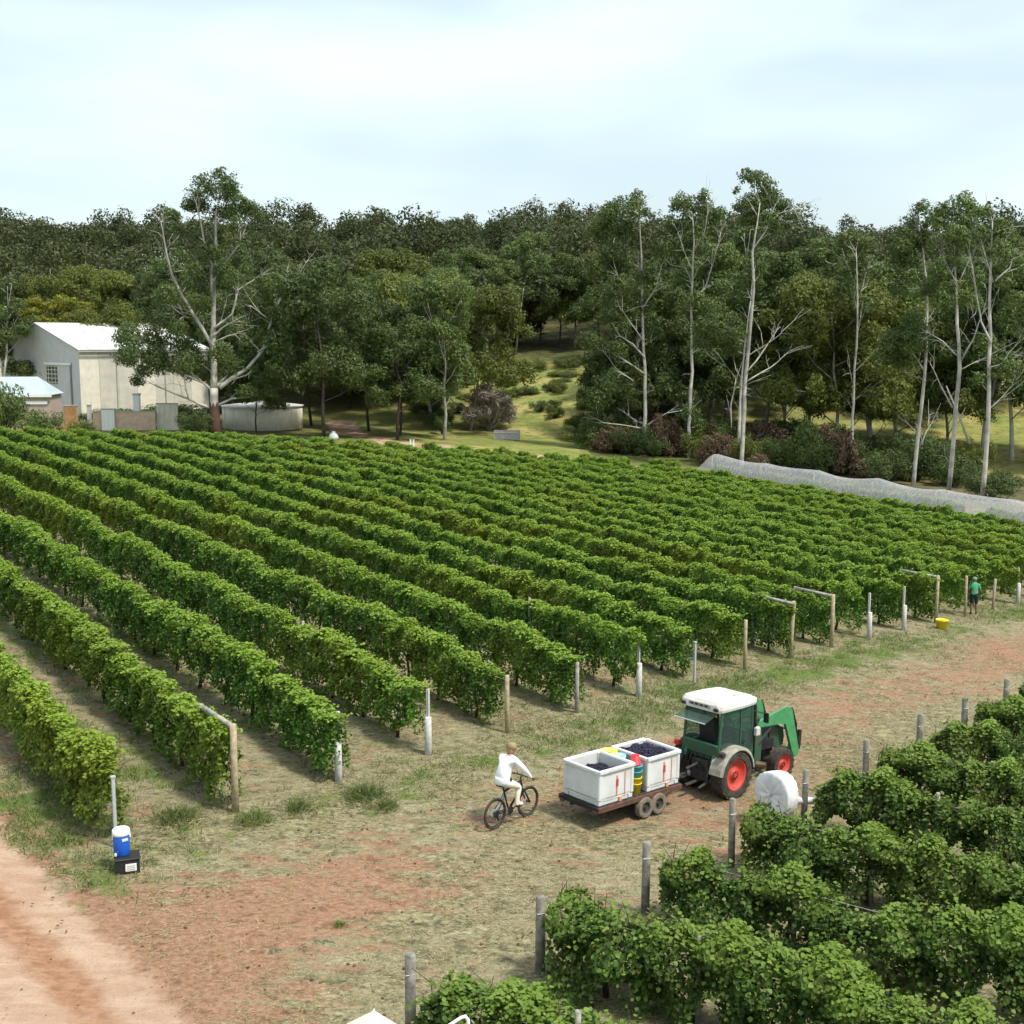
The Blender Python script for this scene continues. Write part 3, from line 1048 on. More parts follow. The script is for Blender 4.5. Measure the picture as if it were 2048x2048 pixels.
# the big spreading white gum at left
BIG = [([(1205, 1560), (1208, 1440), (1210, 1300)], .75, .62),
       ([(1210, 1310), (1214, 1150), (1210, 1000), (1214, 850), (1217, 700), (1235, 560), (1240, 450), (1250, 330), (1270, 240)], .52, .07),
       ([(1195, 1415), (1130, 1395), (1060, 1362), (960, 1325), (865, 1288)], .26, .09),
       ([(1060, 1362), (1045, 1290), (1030, 1200)], .12, .06),
       ([(1195, 1310), (1150, 1270), (1040, 1225), (920, 1180)], .20, .06),
       ([(1225, 1400), (1300, 1362), (1400, 1352), (1470, 1330)], .22, .06),
       ([(1240, 1300), (1300, 1250), (1390, 1190), (1470, 1090), (1505, 960), (1530, 880), (1570, 780), (1600, 660)], .36, .08),
       ([(1465, 1095), (1540, 1050), (1620, 1015), (1720, 960)], .18, .05),
       ([(1430, 1200), (1400, 1225), (1340, 1245)], .14, .07),
       ([(1205, 1060), (1130, 920), (1050, 780), (1000, 660), (975, 540), (968, 460), (960, 370)], .28, .06),
       ([(1130, 920), (1090, 870), (1040, 850)], .1, .04),
       ([(1210, 1010), (1270, 955), (1350, 910)], .16, .05),
       ([(1220, 1040), (1290, 1005), (1345, 990)], .14, .05),
       ([(1222, 960), (1310, 880), (1330, 800), (1345, 740), (1460, 660)], .2, .05),
       ([(1222, 700), (1290, 590), (1360, 510), (1420, 400)], .2, .05),
       ([(1216, 760), (1212, 600), (1170, 470), (1150, 330), (1140, 260)], .22, .05),
       ([(1480, 1090), (1400, 1010)], .1, .05), ([(1520, 900), (1440, 840)], .1, .04),
       ([(1570, 780), (1680, 720), (1780, 580)], .12, .04)]
BIGC = [(1120, 250, 80), (1180, 165, 68), (1290, 125, 50), (1290, 205, 78), (1350, 175, 60), (1385, 280, 72), (1440, 300, 56), (1085, 275, 52),
        (1320, 320, 58), (1240, 300, 44), (940, 320, 48), (1025, 335, 36), (1000, 410, 30), (1230, 440, 60), (1110, 430, 50), (1180, 540, 60),
        (1330, 470, 46), (1420, 410, 46), (1060, 560, 50), (1150, 640, 50), (1290, 640, 60), (1090, 720, 60), (1000, 790, 66), (1440, 640, 40),
        (1560, 760, 56), (1620, 720, 60), (1700, 700, 50), (1490, 800, 50), (1390, 700, 50),
        (740, 1000, 84), (800, 1100, 92), (700, 1130, 60), (880, 1010, 84), (900, 1140, 76), (750, 1210, 56), (722, 1268, 36), (1000, 1040, 80),
        (1000, 1165, 76), (1100, 1160, 70), (1160, 1220, 56), (950, 930, 60), (850, 900, 80), (1080, 960, 50), (1340, 1100, 62), (1280, 1150, 56),
        (1420, 1040, 40), (1640, 980, 50), (1040, 1090, 56), (1450, 900, 66), (1560, 890, 60), (1650, 860, 60), (1380, 820, 60), (1500, 720, 56),
        (1630, 620, 50), (1300, 760, 56), (1150, 820, 50), (1480, 1010, 50), (1580, 1060, 50), (1330, 1000, 46), (1400, 1140, 56), (1250, 540, 50), (1360, 580, 50)]
BIGT = traced_tree('gum_tree', (-30.2, 125.0), 0.01765, 1205, 1560, BIG, BIGC, 5, 'big spreading white-limbed gum beside the shed', dens=480, size=0.26, leafm='gum_dark', twig=.045, wood_k=.95, extra=.9, front_k=.62)
MB().tube([(0, 0, -.4), (.02, 0, 1.0), (.04, 0, 2.6), (.08, 0, 4.4)], [.80, .60, .50, .30], 12).build('lower_bark', M['bark_red'], BIGT, True)
# russet bark sleeve at its foot is a second stem
RT = [('gum_tree', (14.2, 131.0), .0237, 192, 1370,
       [([(192, 1370), (190, 1180), (188, 1000), (178, 850), (172, 650), (165, 460), (150, 300), (140, 230)], .34, .06), ([(188, 1000), (140, 965), (80, 930)], .13, .04),
        ([(186, 925), (130, 860), (70, 822), (20, 740)], .16, .04), ([(190, 1230), (150, 1215), (100, 1180)], .12, .04), ([(185, 1250), (110, 1238), (0, 1225), (-40, 1205)], .14, .04),
        ([(200, 1235), (290, 1180), (390, 1165)], .14, .04), ([(135, 1030), (60, 980), (0, 900)], .1, .04), ([(180, 850), (120, 770), (60, 690)], .1, .03), ([(175, 690), (230, 600), (250, 520)], .09, .03)],
       [(140, 212, 44), (60, 250, 56), (110, 270, 50), (20, 285, 46), (30, 350, 56), (100, 340, 48), (182, 272, 30), (-30, 330, 44), (30, 450, 56), (100, 490, 56), (180, 560, 46), (60, 600, 60),
        (-40, 520, 56), (190, 690, 46), (120, 700, 50), (40, 720, 56), (-40, 660, 60), (10, 1050, 66), (120, 1080, 44), (-30, 1110, 66), (230, 800, 40), (-60, 850, 60), (60, 880, 44)],
       'leftmost tall white gum of the right-hand group, with low side limbs', 11),
      ('gum_tree', (18.6, 129.0), .0232, 345, 1290,
       [([(345, 1290), (347, 1050), (351, 800), (346, 600), (344, 400), (345, 300), (335, 200)], .31, .07), ([(351, 800), (420, 740), (470, 680)], .11, .04), ([(350, 560), (405, 495), (430, 400), (460, 250)], .12, .04),
        ([(346, 420), (300, 330), (270, 250)], .1, .04), ([(345, 340), (390, 250), (400, 170), (395, 100)], .1, .03)],
       [(330, 130, 46), (282, 118, 46), (392, 86, 32), (404, 148, 42), (240, 198, 34), (272, 232, 38), (332, 195, 54), (470, 165, 36), (472, 228, 36), (360, 250, 36), (440, 240, 26), (340, 315, 54),
        (245, 318, 46), (390, 335, 46), (370, 560, 54), (300, 600, 40), (425, 600, 46), (350, 1080, 52), (395, 1130, 36), (300, 450, 40)],
       'tall slender white gum with a flat tufted top, second from the left', 12),
      ('gum_tree', (22.2, 118.5), .0211, 638, 1440,
       [([(638, 1440), (642, 1220), (648, 1000), (662, 700), (664, 560), (652, 420), (668, 300), (680, 200)], .36, .07), ([(622, 1300), (626, 1150), (630, 1000), (640, 830), (655, 640)], .26, .08), ([(656, 965), (720, 890), (800, 775)], .13, .04),
        ([(658, 1010), (770, 950), (862, 875)], .13, .04), ([(660, 892), (740, 838), (800, 790)], .1, .03), ([(655, 420), (720, 320), (760, 200)], .12, .04), ([(760, 250), (820, 230), (860, 240)], .06, .03), ([(600, 1045), (630, 1040)], .06, .04),
        ([(585, 1230), (580, 1120), (600, 1000)], .1, .04)],
       [(640, 68, 42), (690, 98, 46), (742, 122, 46), (640, 200, 52), (702, 188, 56), (762, 182, 48), (832, 200, 36), (862, 250, 32), (682, 252, 54), (742, 272, 46), (772, 312, 36), (598, 212, 26),
        (596, 130, 18), (650, 540, 54), (620, 620, 36), (692, 480, 44), (560, 780, 80), (500, 760, 60), (600, 850, 56), (470, 830, 50), (700, 560, 40)],
       'tallest white gum, twin trunked, rising behind the end of the netting', 13),
      ('gum_tree', (33.6, 121.0), .0216, 1195, 1400,
       [([(1195, 1400), (1190, 1200), (1188, 1000), (1184, 700), (1172, 500), (1165, 360)], .25, .06), ([(1180, 960), (1165, 900)], .08, .04), ([(1178, 620), (1210, 520), (1225, 440)], .09, .03), ([(1172, 500), (1120, 400)], .08, .03)],
       [(1170, 330, 54), (1120, 312, 42), (1222, 330, 46), (1160, 288, 36), (1180, 450, 60), (1105, 440, 54), (1232, 430, 54), (1150, 540, 50), (1010, 335, 36), (1000, 380, 36), (1220, 600, 50)],
       'slim pale gum standing in the middle of the right-hand group', 14),
      ('gum_tree', (37.4, 114.0), .0203, 1435, 1480,
       [([(1435, 1480), (1445, 1300), (1455, 1100), (1460, 900), (1458, 700), (1455, 520), (1440, 380), (1420, 260)], .32, .07), ([(1462, 1290), (1480, 1240), (1510, 1190)], .14, .05), ([(1460, 935), (1430, 890), (1395, 840)], .11, .04), ([(1460, 720), (1500, 640)], .08, .03)],
       [(1420, 198, 46), (1410, 260, 40), (1362, 330, 54), (1330, 372, 44), (1450, 330, 54), (1470, 250, 36), (1400, 800, 84), (1305, 850, 70), (1420, 700, 54), (1340, 780, 54), (1390, 430, 54), (1450, 560, 54), (1350, 560, 56), (1380, 900, 60)],
       'pale gum with a forked foot, third from the right edge', 15),
      ('gum_tree', (38.9, 109.0), .01945, 1580, 1545,
       [([(1580, 1545), (1590, 1200), (1600, 950), (1590, 800), (1584, 650), (1578, 500), (1575, 360), (1585, 260)], .34, .07), ([(1582, 1140), (1530, 1050), (1470, 930)], .14, .04), ([(1600, 935), (1660, 820), (1690, 710)], .16, .05),
        ([(1600, 905), (1530, 830), (1470, 790)], .11, .04), ([(1608, 965), (1690, 920)], .08, .03), ([(1582, 560), (1640, 420)], .1, .03), ([(1580, 580), (1510, 430)], .1, .03)],
       [(1590, 200, 54), (1530, 230, 54), (1640, 242, 38), (1570, 280, 56), (1622, 300, 46), (1500, 300, 46), (1542, 350, 56), (1600, 380, 46), (1580, 620, 70), (1520, 650, 54), (1642, 640, 54), (1492, 520, 54),
        (1560, 460, 40), (1660, 400, 40), (1690, 540, 46)],
       'tall white gum with a V of bare limbs, second from the right edge', 16),
      ('gum_tree', (40.2, 104.5), .01865, 1780, 1580,
       [([(1780, 1580), (1788, 1200), (1794, 800), (1786, 560), (1778, 400), (1770, 280)], .34, .07), ([(1786, 840), (1750, 740), (1720, 580), (1700, 480)], .15, .05), ([(1790, 552), (1860, 490), (1880, 400)], .1, .04),
        ([(1790, 950), (1840, 940), (1880, 880), (1930, 830)], .1, .04), ([(1800, 1140), (1850, 1090), (1900, 1030)], .1, .04), ([(1780, 560), (1730, 420)], .09, .03), ([(1785, 480), (1830, 360)], .09, .03)],
       [(1740, 240, 36), (1702, 242, 28), (1822, 300, 46), (1850, 342, 42), (1780, 342, 54), (1722, 342, 46), (1872, 372, 28), (1802, 422, 54), (1882, 720, 54), (1902, 782, 54), (1862, 962, 76), (1752, 1010, 44),
        (1925, 960, 54), (1902, 642, 54), (1840, 560, 46), (1930, 500, 56), (1950, 700, 60)],
       'tall white gum nearest the right edge, behind the netting', 17)]
for nm, b_, k_, bx_, by_, li, cl, lab, sd in RT:
    traced_tree(nm, b_, k_ * .965, bx_, by_, li, cl, sd, lab, dens=520, size=0.26, leafm='gum', twig=.035, wood_k=.9, extra=.55)
# leaning dead stem against the last gum
o = empty('dead_limb', (38.4, 106.5, tz(38.4, 106.5) + 5.2), 0, 'bare grey limb leaning between the two rightmost gums', 'branch')
wmb = MB().tube([(1.4, 0.4, -0.6), (0.4, .2, 1.6), (-1.0, 0, 4.4)], [.11, .09, .05], 6)
wmb.tube([(0.4, .2, 1.6), (0.9, .3, 2.6)], [.05, .02], 5)
wmb.build('stem', M['bark_pale'], o, True)


def gen_gum(seed, h, cw, leafm, barkm, low=0.38, ncl=34, cr=1.35, dens=360, size=0.33, lean=0.0, flat=0.9):
    """a gum grown limb by limb: trunk, forks, limbs, leaf clumps at the limb ends"""
    rng = np.random.RandomState(seed)
    limbs, ends = [], []
    tr = [(0, 0, -.5)]
    x = y = 0.0
    for i in range(1, 6):
        x += rng.normal(lean * h / 5, .02 * h)
        y += rng.normal(0, .02 * h)
        tr.append((x, y, h * .78 * i / 5))
    r0 = 0.017 * h
    limbs.append((tr, r0, r0 * .25))
    nl = rng.randint(8, 12)
    for j in range(nl):
        f = low * .8 + (1 - low * .8) * (j / nl) * .95
        q = np.array(tr)
        zb = h * .78 * f
        b = np.array([np.interp(zb, q[:, 2], q[:, 0]), np.interp(zb, q[:, 2], q[:, 1]), zb])
        az = j * 2.4 + rng.uniform(-.6, .6)
        reach = cw * .5 * rng.uniform(.55, 1.0) * (1 - .45 * f)
        up = h * rng.uniform(.10, .24)
        e = b + np.array([math.cos(az) * reach, math.sin(az) * reach, up])
        m_ = b * .5 + e * .5 + np.array([0, 0, -up * .12])
        limbs.append(([b, m_, e], r0 * .38 * (1 - .4 * f), r0 * .1))
        ends.append(e)
        e2 = m_ + np.array([math.cos(az + .9) * reach * .5, math.sin(az + .9) * reach * .5, up * .7])
        limbs.append(([m_, e2], r0 * .2, r0 * .07))
        ends.append(e2)
    ends.append(np.array(tr[-1]) + np.array([0, 0, h * .08]))
    C = []
    for i in range(ncl):
        e = ends[i % len(ends)]
        r = cr * rng.uniform(.6, 1.15)
        c = e + rng.normal(0, cr * .75, 3) * np.array([1, 1, .7])
        c[2] = min(max(c[2], h * low), h - r * .7)
        C.append((*c, r))
    return tree_parts(limbs, C, seed, dens=dens, size=size, leafm=leafm, barkm=barkm, twig=.05, flat=flat)


VAR = {'darkA': gen_gum(31, 17, 11, 'gum_dark', 'bark_dark', .34, 46, 1.5),
       'darkB': gen_gum(32, 15, 12, 'gum_dark', 'bark_dark', .36, 46, 1.5),
       'greyA': gen_gum(33, 18, 11, 'gum', 'bark_grey', .30, 46, 1.5),
       'greyB': gen_gum(34, 19, 10, 'gum', 'bark_pale', .32, 42, 1.45),
       'oliveA': gen_gum(35, 16, 11, 'olive', 'bark_grey', .18, 52, 1.6),
       'oliveB': gen_gum(36, 14, 10, 'olive', 'bark_dark', .14, 50, 1.6),
       'paleA': gen_gum(37, 20, 9, 'gum', 'bark_pale', .34, 40, 1.35)}

# dark broad trees standing along the back of the vines, left of the clearing
for nm, v, x, y, sc, rz, lab in [
        ('shade_tree', 'darkA', -19.0, 124.5, (1.0, 1.0, 1.02), .4, 'dark shade tree right of the round tank, with a white sack at its foot'),
        ('shade_tree', 'darkB', -15.9, 137.0, (.95, .95, 1.05), 2.1, 'dark multi-stemmed tree beside the red dirt track'),
        ('shade_tree', 'darkB', -12.2, 133.5, (.85, .85, .95), 4.0, 'dark tree just right of the red dirt track'),
        ('shade_tree', 'darkA', -11.9, 127.5, (.82, .9, .74), 1.2, 'forked dark tree at the left edge of the clearing'),
        ('shade_tree', 'greyB', -7.3, 132.0, (.8, .8, .9), .9, 'slim pale-stemmed tree at the left edge of the clearing'),
        ('shade_tree', 'darkB', -26.5, 127.5, (.55, .6, .52), .2, 'small dark tree standing in front of the round tank'),
        ('shade_tree', 'oliveA', -5.0, 146.0, (1.0, 1.0, 1.05), 3.0, 'yellowish olive tree rising behind the clearing on the left'),
        ('shade_tree', 'oliveA', -9.6, 149.0, (1.1, 1.1, 1.12), .7, 'round-topped olive tree left of the clearing'),
        ('shade_tree', 'darkB', -23.0, 141.5, (1.05, 1.0, 1.15), 1.7, 'dark tree behind the right side of the round tank'),
        ('shade_tree', 'darkA', -31.5, 139.5, (.9, 1.0, .85), 5.0, 'dark tree behind the left side of the round tank')]:
    wm, lm = VAR[v]
    place_tree(nm, wm, lm, (x, y, tz(x, y)), lab, 'tree', 'trees along the back of the vineyard', rz, sc)

# the wood right behind: individual trees
rs = random.Random(8)
MID = []
for i in range(15):                                     # behind sheds, left
    MID.append((-66 + i * 3.4 + rs.uniform(-1, 1), rs.uniform(158, 172), rs.choice(['darkA', 'darkB', 'oliveA', 'greyA', 'darkB']), rs.uniform(.82, 1.02)))
for i in range(12):
    MID.append((-70 + i * 5.2 + rs.uniform(-1.5, 1.5), rs.uniform(182, 200), rs.choice(['darkA', 'oliveA', 'oliveB', 'darkB']), rs.uniform(.9, 1.1)))
for i in range(6):                                      # left of clearing
    MID.append((-25 + i * 3.3 + rs.uniform(-1, 1), rs.uniform(158, 176), rs.choice(['oliveA', 'oliveB', 'greyA']), rs.uniform(.9, 1.08)))
for i in range(19):                                     # behind the right group
    x = 15 + i * 2.5 + rs.uniform(-.8, .8)
    MID.append((x, rs.uniform(131, 142) + (6 if x < 26 else 0) - max(0, x - 25) * .2, rs.choice(['darkA', 'greyA', 'oliveA', 'greyB', 'greyA', 'greyB']), rs.uniform(.95, 1.16)))
for i in range(20):
    x = 16 + i * 2.6 + rs.uniform(-1, 1)
    MID.append((x, rs.uniform(146, 164), rs.choice(['oliveA', 'greyA', 'darkA', 'oliveA', 'paleA']), rs.uniform(.92, 1.12)))
for i in range(9):                                      # top of the clearing
    MID.append((-12 + i * 3.2 + rs.uniform(-1, 1), rs.uniform(192, 206), rs.choice(['oliveB', 'darkB', 'oliveA', 'greyA']), rs.uniform(.7, .95)))
TONE = {'d': 'dark green', 'o': 'olive-yellow', 'g': 'grey-green', 'p': 'white-stemmed'}


def wood_label(v, x, y):
    """tells a tree of the wood by its colour and by what it stands behind"""
    if x < -30:
        w = 'just behind the big shed' if y < 176 else 'higher up the slope behind the big shed'
    elif x < -12 and y < 180:
        w = 'behind the dark shade trees left of the clearing'
    elif x < 14.5:
        w = 'at the top of the clearing'
    elif y < 146:
        w = 'close behind the left half of the tall white gums' if x < 32 else 'close behind the right half of the tall white gums'
    else:
        w = 'deep behind the left half of the tall white gums' if x < 36 else 'deep behind the right half of the tall white gums'
    return f'{TONE[v[0]]} bushy gum {w}'


for x, y, v, s in MID:
    if -70 < x < -55.5 and y < 175:
        continue
    wm, lm = VAR[v]
    place_tree('wood_tree', wm, lm, (x, y, tz(x, y)), wood_label(v, x, y), 'tree', 'trees massed behind the white gums and sheds', rs.uniform(0, 6.28), (s, s, s * rs.uniform(.92, 1.08)))
for x, y, v, s, rz, lab in [(-62.5, 152, 'paleA', .85, .5, 'white-stemmed gum at the far left edge behind the shed'), (-66.5, 157, 'paleA', .88, 2.5, 'forked white-stemmed gum behind the yellow-green tree'),
                            (11.0, 143, 'darkA', .62, 1.5, 'dark tree overhanging the right side of the clearing'), (12.6, 138, 'darkB', .55, .3, 'low dark tree at the right edge of the clearing')]:
    wm, lm = VAR[v]
    place_tree('gum_tree', wm, lm, (x, y, tz(x, y)), lab, 'tree', None, rz, s)


# shrubs: several short stems, leaf clumps down to the ground
def gen_bush(seed, w, h, leafm, n=14, r=.5, dens=420, size=.22, twiggy=False):
    rng = np.random.RandomState(seed)
    limbs, C = [], []
    for i in range(n):
        a = rng.uniform(0, 6.28)
        rr = w * .5 * math.sqrt(rng.uniform(0, 1))
        zz = h * rng.uniform(.25, .95) * (1 - .35 * (rr / (w * .5)) ** 2)
        e = (rr * math.cos(a), rr * math.sin(a), zz)
        limbs.append(([(rng.normal(0, .1), rng.normal(0, .1), -.2), (e[0] * .5, e[1] * .5, zz * .6), e], .05 * h / 2 + .02, .012))
        C.append((*e, r * rng.uniform(.7, 1.25)))
    if twiggy:
        return tree_parts(limbs, C, seed, dens=dens, size=size, leafm=leafm, barkm='bark_grey', twig=.02, aspect=.09, flat=.9)
    return tree_parts(limbs, C, seed, dens=dens, size=size, leafm=leafm, barkm='bark_dark', twig=.02, flat=.85)


BUSH = {'green': gen_bush(51, 4.2, 2.6, 'gum', 18, .8), 'dark': gen_bush(52, 4.4, 2.8, 'gum_dark', 18, .85), 'olive': gen_bush(53, 4.6, 2.6, 'olive', 18, .85),
        'brown': gen_bush(54, 5.0, 2.9, 'brownleaf', 22, .75, 380, .26), 'grey': gen_bush(55, 4.4, 4.6, 'greytwig', 34, .95, 230, .8, True), 'red': gen_bush(56, 6.0, 7.5, 'redleaf', 30, 1.2, 200, .4)}


def bush(v, x, y, s, label, group=None, rz=0.0, name='shrub'):
    wm, lm = BUSH[v]
    return place_tree(name, wm, lm, (x, y, tz(x, y)), label, 'shrub', group, rz, s)


bush('grey', -2.6, 147.5, (1.15, 1.15, 1.1), 'bare grey-brown twiggy shrub in the clearing')
bush('red', 0.8, 204, 1.25, 'dark russet tree beyond the clearing', name='russet_tree')
bush('brown', 20.4, 122.5, (1.0, .9, 1.0), 'reddish brown dying shrub between the second and third white gums')
bush('brown', 10.4, 130, (.9, .9, .85), 'brown dying shrub left of the leftmost white gum')
bush('brown', 23.4, 117.2, (.55, .6, .6), 'small dark brown shrub right of the twin-trunked gum')
bush('green', 29.6, 122, (1.3, 1.2, 1.9), 'tall grey-green shrub in the gap between the white gums', rz=.6)
bush('dark', 35.5, 115.5, (.9, .9, .9), 'dark green shrub left of the forked pale gum', rz=1.1)
bush('dark', 41.4, 106, (.9, .9, .8), 'dark green shrub behind the netting at the right edge', rz=2)
bush('green', -48.6, 117, (1.2, 1.2, 2.0), 'tall green shrub at the left edge beside the house', rz=.4)
bush('green', -43.0, 112, (.9, .9, 1.0), 'rounded green shrub at the left end of the back vine rows', rz=1.4)
bush('green', -39.4, 112.5, (.62, .6, .64), 'smaller rounded green shrub in front of the white gate post', rz=3.4)
bush('dark', -38.6, 141, (2.2, 1.0, .75), 'dark hedge below the cream shed wall', rz=.1, name='hedge')
bush('dark', -45.2, 140, (1.6, 1.0, .6), 'dark hedge at the corner of the shed', rz=.2, name='hedge')
bush('dark', -31.8, 123.6, (.75, .7, .85), 'dark bush at the left foot of the big gum', rz=2.2)
rs = random.Random(4)
for i in range(96):
    x = 9 + i * .38 + rs.uniform(-.6, .6)
    y = 128 - 0.42 * max(0, x - 0) + rs.uniform(0, 16) + (6 if x < 22 else 3)
    bv = rs.choice(['dark', 'dark', 'olive', 'green', 'green', 'dark', 'brown'])
    bw = 'between the first three white gums' if x < 22.5 else ('right of the twin-trunked gum' if x < 34 else 'among the rightmost white gums')
    bush(bv, x, y, (rs.uniform(.6, 1.15), rs.uniform(.6, 1.0), rs.uniform(.5, 1.5)),
         f"{ {'dark': 'dark green', 'olive': 'olive', 'green': 'grey-green', 'brown': 'dead brown'}[bv]} scrub bush {bw}", 'scrub under the gums', rs.uniform(0, 6))
for i in range(60):
    x, y = rs.uniform(-12, 18), rs.uniform(141, 186)
    if abs(x - 1) < 6 and y < 150:
        continue
    bv = rs.choice(['olive', 'green', 'olive', 'dark'])
    bw = ('left' if x < 0 else 'middle' if x < 8 else 'right') + (' foot' if y < 156 else ' upper part')
    bush(bv, x, y, (rs.uniform(.3, 1.0), rs.uniform(.3, 1.0), rs.uniform(.2, .75)),
         f"low { {'dark': 'dark green', 'olive': 'olive', 'green': 'grey-green'}[bv]} bush on the {bw} of the grassy clearing", 'bushes in the clearing', rs.uniform(0, 6))
# yellow-green tree by the shed: tiered lime foliage
rng0 = np.random.RandomState(3)
cl = [(rng0.normal(0, 2.6), rng0.normal(0, 1.6), rng0.uniform(2.2, 6.0), rng0.uniform(.8, 1.3)) for _ in range(40)]
cl = [(x * 1.25, y, min(z, 6.4 - abs(x) * .45) + 8.0, r) for x, y, z, r in cl]
wm, lm = tree_parts([([(0, 0, -.5), (.1, 0, 5), (0, .1, 12)], .35, .1), ([(0, 0, 7.5), (-2, .2, 11.4)], .16, .04), ([(0, 0, 7.5), (2.2, -.2, 11.6)], .16, .04)], cl, 61, dens=330, size=.32, leafm='lime', barkm='bark_dark', flat=.45)
place_tree('lime_tree', wm, lm, (-59.8, 163.0, tz(-59.8, 163.0)), 'bright yellow-green tree above the shed ridge', 'tree', None, 0, 1.05)

# the far wood on the hill: one mass
rng = np.random.RandomState(99)
far = []
for i in range(900):
    y = 178 + 250 * rng.uniform(0, 1) ** 0.85
    x = rng.uniform(-1, 1) * (y * 0.46 + 10)
    if abs(x - 3) < 10 and y < 194:
        continue
    far.append((x, y))
C, RAD = [], []
wood = MB()
for x, y in far:
    z0 = tz(x, y)
    h = rng.uniform(8, 14) * (1 + .12 * (y > 300)) * (1.35 if rng.uniform() < .12 else 1.0)
    w = h * rng.uniform(.28, .42)
    for k in range(8):
        C.append((x + rng.normal(0, w * .5), y + rng.normal(0, w * .5), z0 + h * rng.uniform(.45, .92)))
        RAD.append(w * rng.uniform(.4, .62))
    if y < 260 and rng.uniform() < .5:
        wood.tube([(x, y, z0 - .3), (x + rng.normal(0, .4), y, z0 + h * .4), (x + rng.normal(0, .8), y, z0 + h * .8)], [.2, .15, .05], 5)
V = clump_leaves(C, RAD, rng, 20, 0.72, .85, .6)
fw = link('far_wood', np_mesh('far_wood', V, quads(len(V) // 4), M['wood_far']))
tag(fw, 'dark wooded hill closing the view behind the vineyard', 'woodland', kind='stuff')
tk = wood.build('trunks', M['bark_grey'], fw, True)
tag(tk, None, None, kind='stuff')

# ---------------------------------------------------------------- vines
LEAF = np.array([[0, 0, 0], [.28, .52, .10], [.78, .36, .04], [1.05, 0, -.12], [.78, -.36, .04], [.28, -.52, .10]])


def vine_leaves(P, out, size, rng, droop=0.7, jitter=0.55):
    n = len(P)
    nrm = unit(out + np.array([0, 0, .5]) + rng.normal(0, jitter, (n, 3)))
    t = rng.normal(0, .6, (n, 3)) + out * .3
    t[:, 2] -= droop
    t = unit(t - nrm * np.sum(t * nrm, 1, keepdims=True))
    b = np.cross(nrm, t)
    s = (size * rng.uniform(.6, 1.25, n))[:, None, None]
    V = P[:, None, :] + s * (LEAF[None, :, 0:1] * t[:, None] + LEAF[None, :, 1:2] * b[:, None] + LEAF[None, :, 2:3] * nrm[:, None])
    return V.reshape(-1, 3)


def vine_faces(n):
    o = (np.arange(n) * 6)[:, None]
    return np.concatenate([o + np.array([0, 3, 2, 1]), o + np.array([0, 5, 4, 3])], 1).reshape(-1, 4)


def gen_vine(seed, leafm, length=2.15, top=1.82, bot=.22, hw=.205, n=5000, size=.072, shoots=26, rough=1.0, slen=1.0):
    """the leaf wall of one grapevine trained along the wires (local x)"""
    r = np.random.RandomState(seed)
    ph = r.uniform(0, 6.28, 8)
    P, O = [], []
    x = r.uniform(-length / 2, length / 2, n)
    endf = np.clip((length / 2 - np.abs(x)) / .45, 0, 1) ** .5
    tp = top + rough * (.09 * np.sin(x * 3.1 + ph[0]) + .07 * np.sin(x * 7.3 + ph[1])) - .10 * (1 - endf) * rough
    bt = bot + rough * (.12 * np.sin(x * 4.2 + ph[2]) + .09 * np.sin(x * 9.0 + ph[3])) + .12 * (1 - endf)
    s = r.uniform(0, 1, n)
    side = np.where(s < .40, -1, np.where(s < .80, 1, 0))
    z = bt + (tp - bt) * r.uniform(0, 1, n) ** .85
    rel = (z - bt) / np.maximum(tp - bt, .1)
    w = (hw * (1.10 - .45 * np.clip(rel, 0, 1) ** 3) + rough * (.08 * np.sin(x * 5.1 + z * 4 + ph[4]) + .07 * np.sin(x * 2.6 - z * 6 + ph[5]))) * (.88 + .12 * endf)
    dep = r.uniform(0, 1, n) ** 2 * .22
    y = side * np.maximum(w - dep, .02)
    ut = side == 0
    y[ut] = r.uniform(-1, 1, ut.sum()) * w[ut]
    z[ut] = tp[ut] - np.abs(y[ut]) ** 2 * .8 - r.uniform(0, 1, ut.sum()) ** 2 * .12
    out = np.stack([r.normal(0, .2, n), side * 1.0, np.where(ut, 1.0, .15)], 1)
    P.append(np.stack([x, y, z], 1))
    O.append(unit(out))
    for k in range(shoots):
        bx = r.uniform(-length / 2, length / 2)
        b = np.array([bx, r.uniform(-.2, .2), top - .08])
        d = unit(np.array([r.normal(0, .5), r.normal(0, .5), r.uniform(.3, 1.0)]))
        if r.uniform() < .4:
            sd = r.choice([-1, 1])
            b = np.array([bx, sd * hw * .9, r.uniform(bot + .2, top - .1)])
            d = unit(np.array([r.normal(0, .5), sd * .8, r.uniform(-.9, .3)]))
        m = r.randint(5, 9)
        t = np.linspace(0, 1, m)[:, None] * r.uniform(.18, .38) * slen
        q = b + d * t + np.array([0, 0, -.9]) * t ** 2 + r.normal(0, .02, (m, 3))
        P.append(q)
        O.append(np.tile(unit(d + np.array([0, 0, .6])), (m, 1)))
    P, O = np.concatenate(P), np.concatenate(O)
    V = vine_leaves(P, O, size, r)
    return np_mesh('vine', V, vine_faces(len(P)), M[leafm])


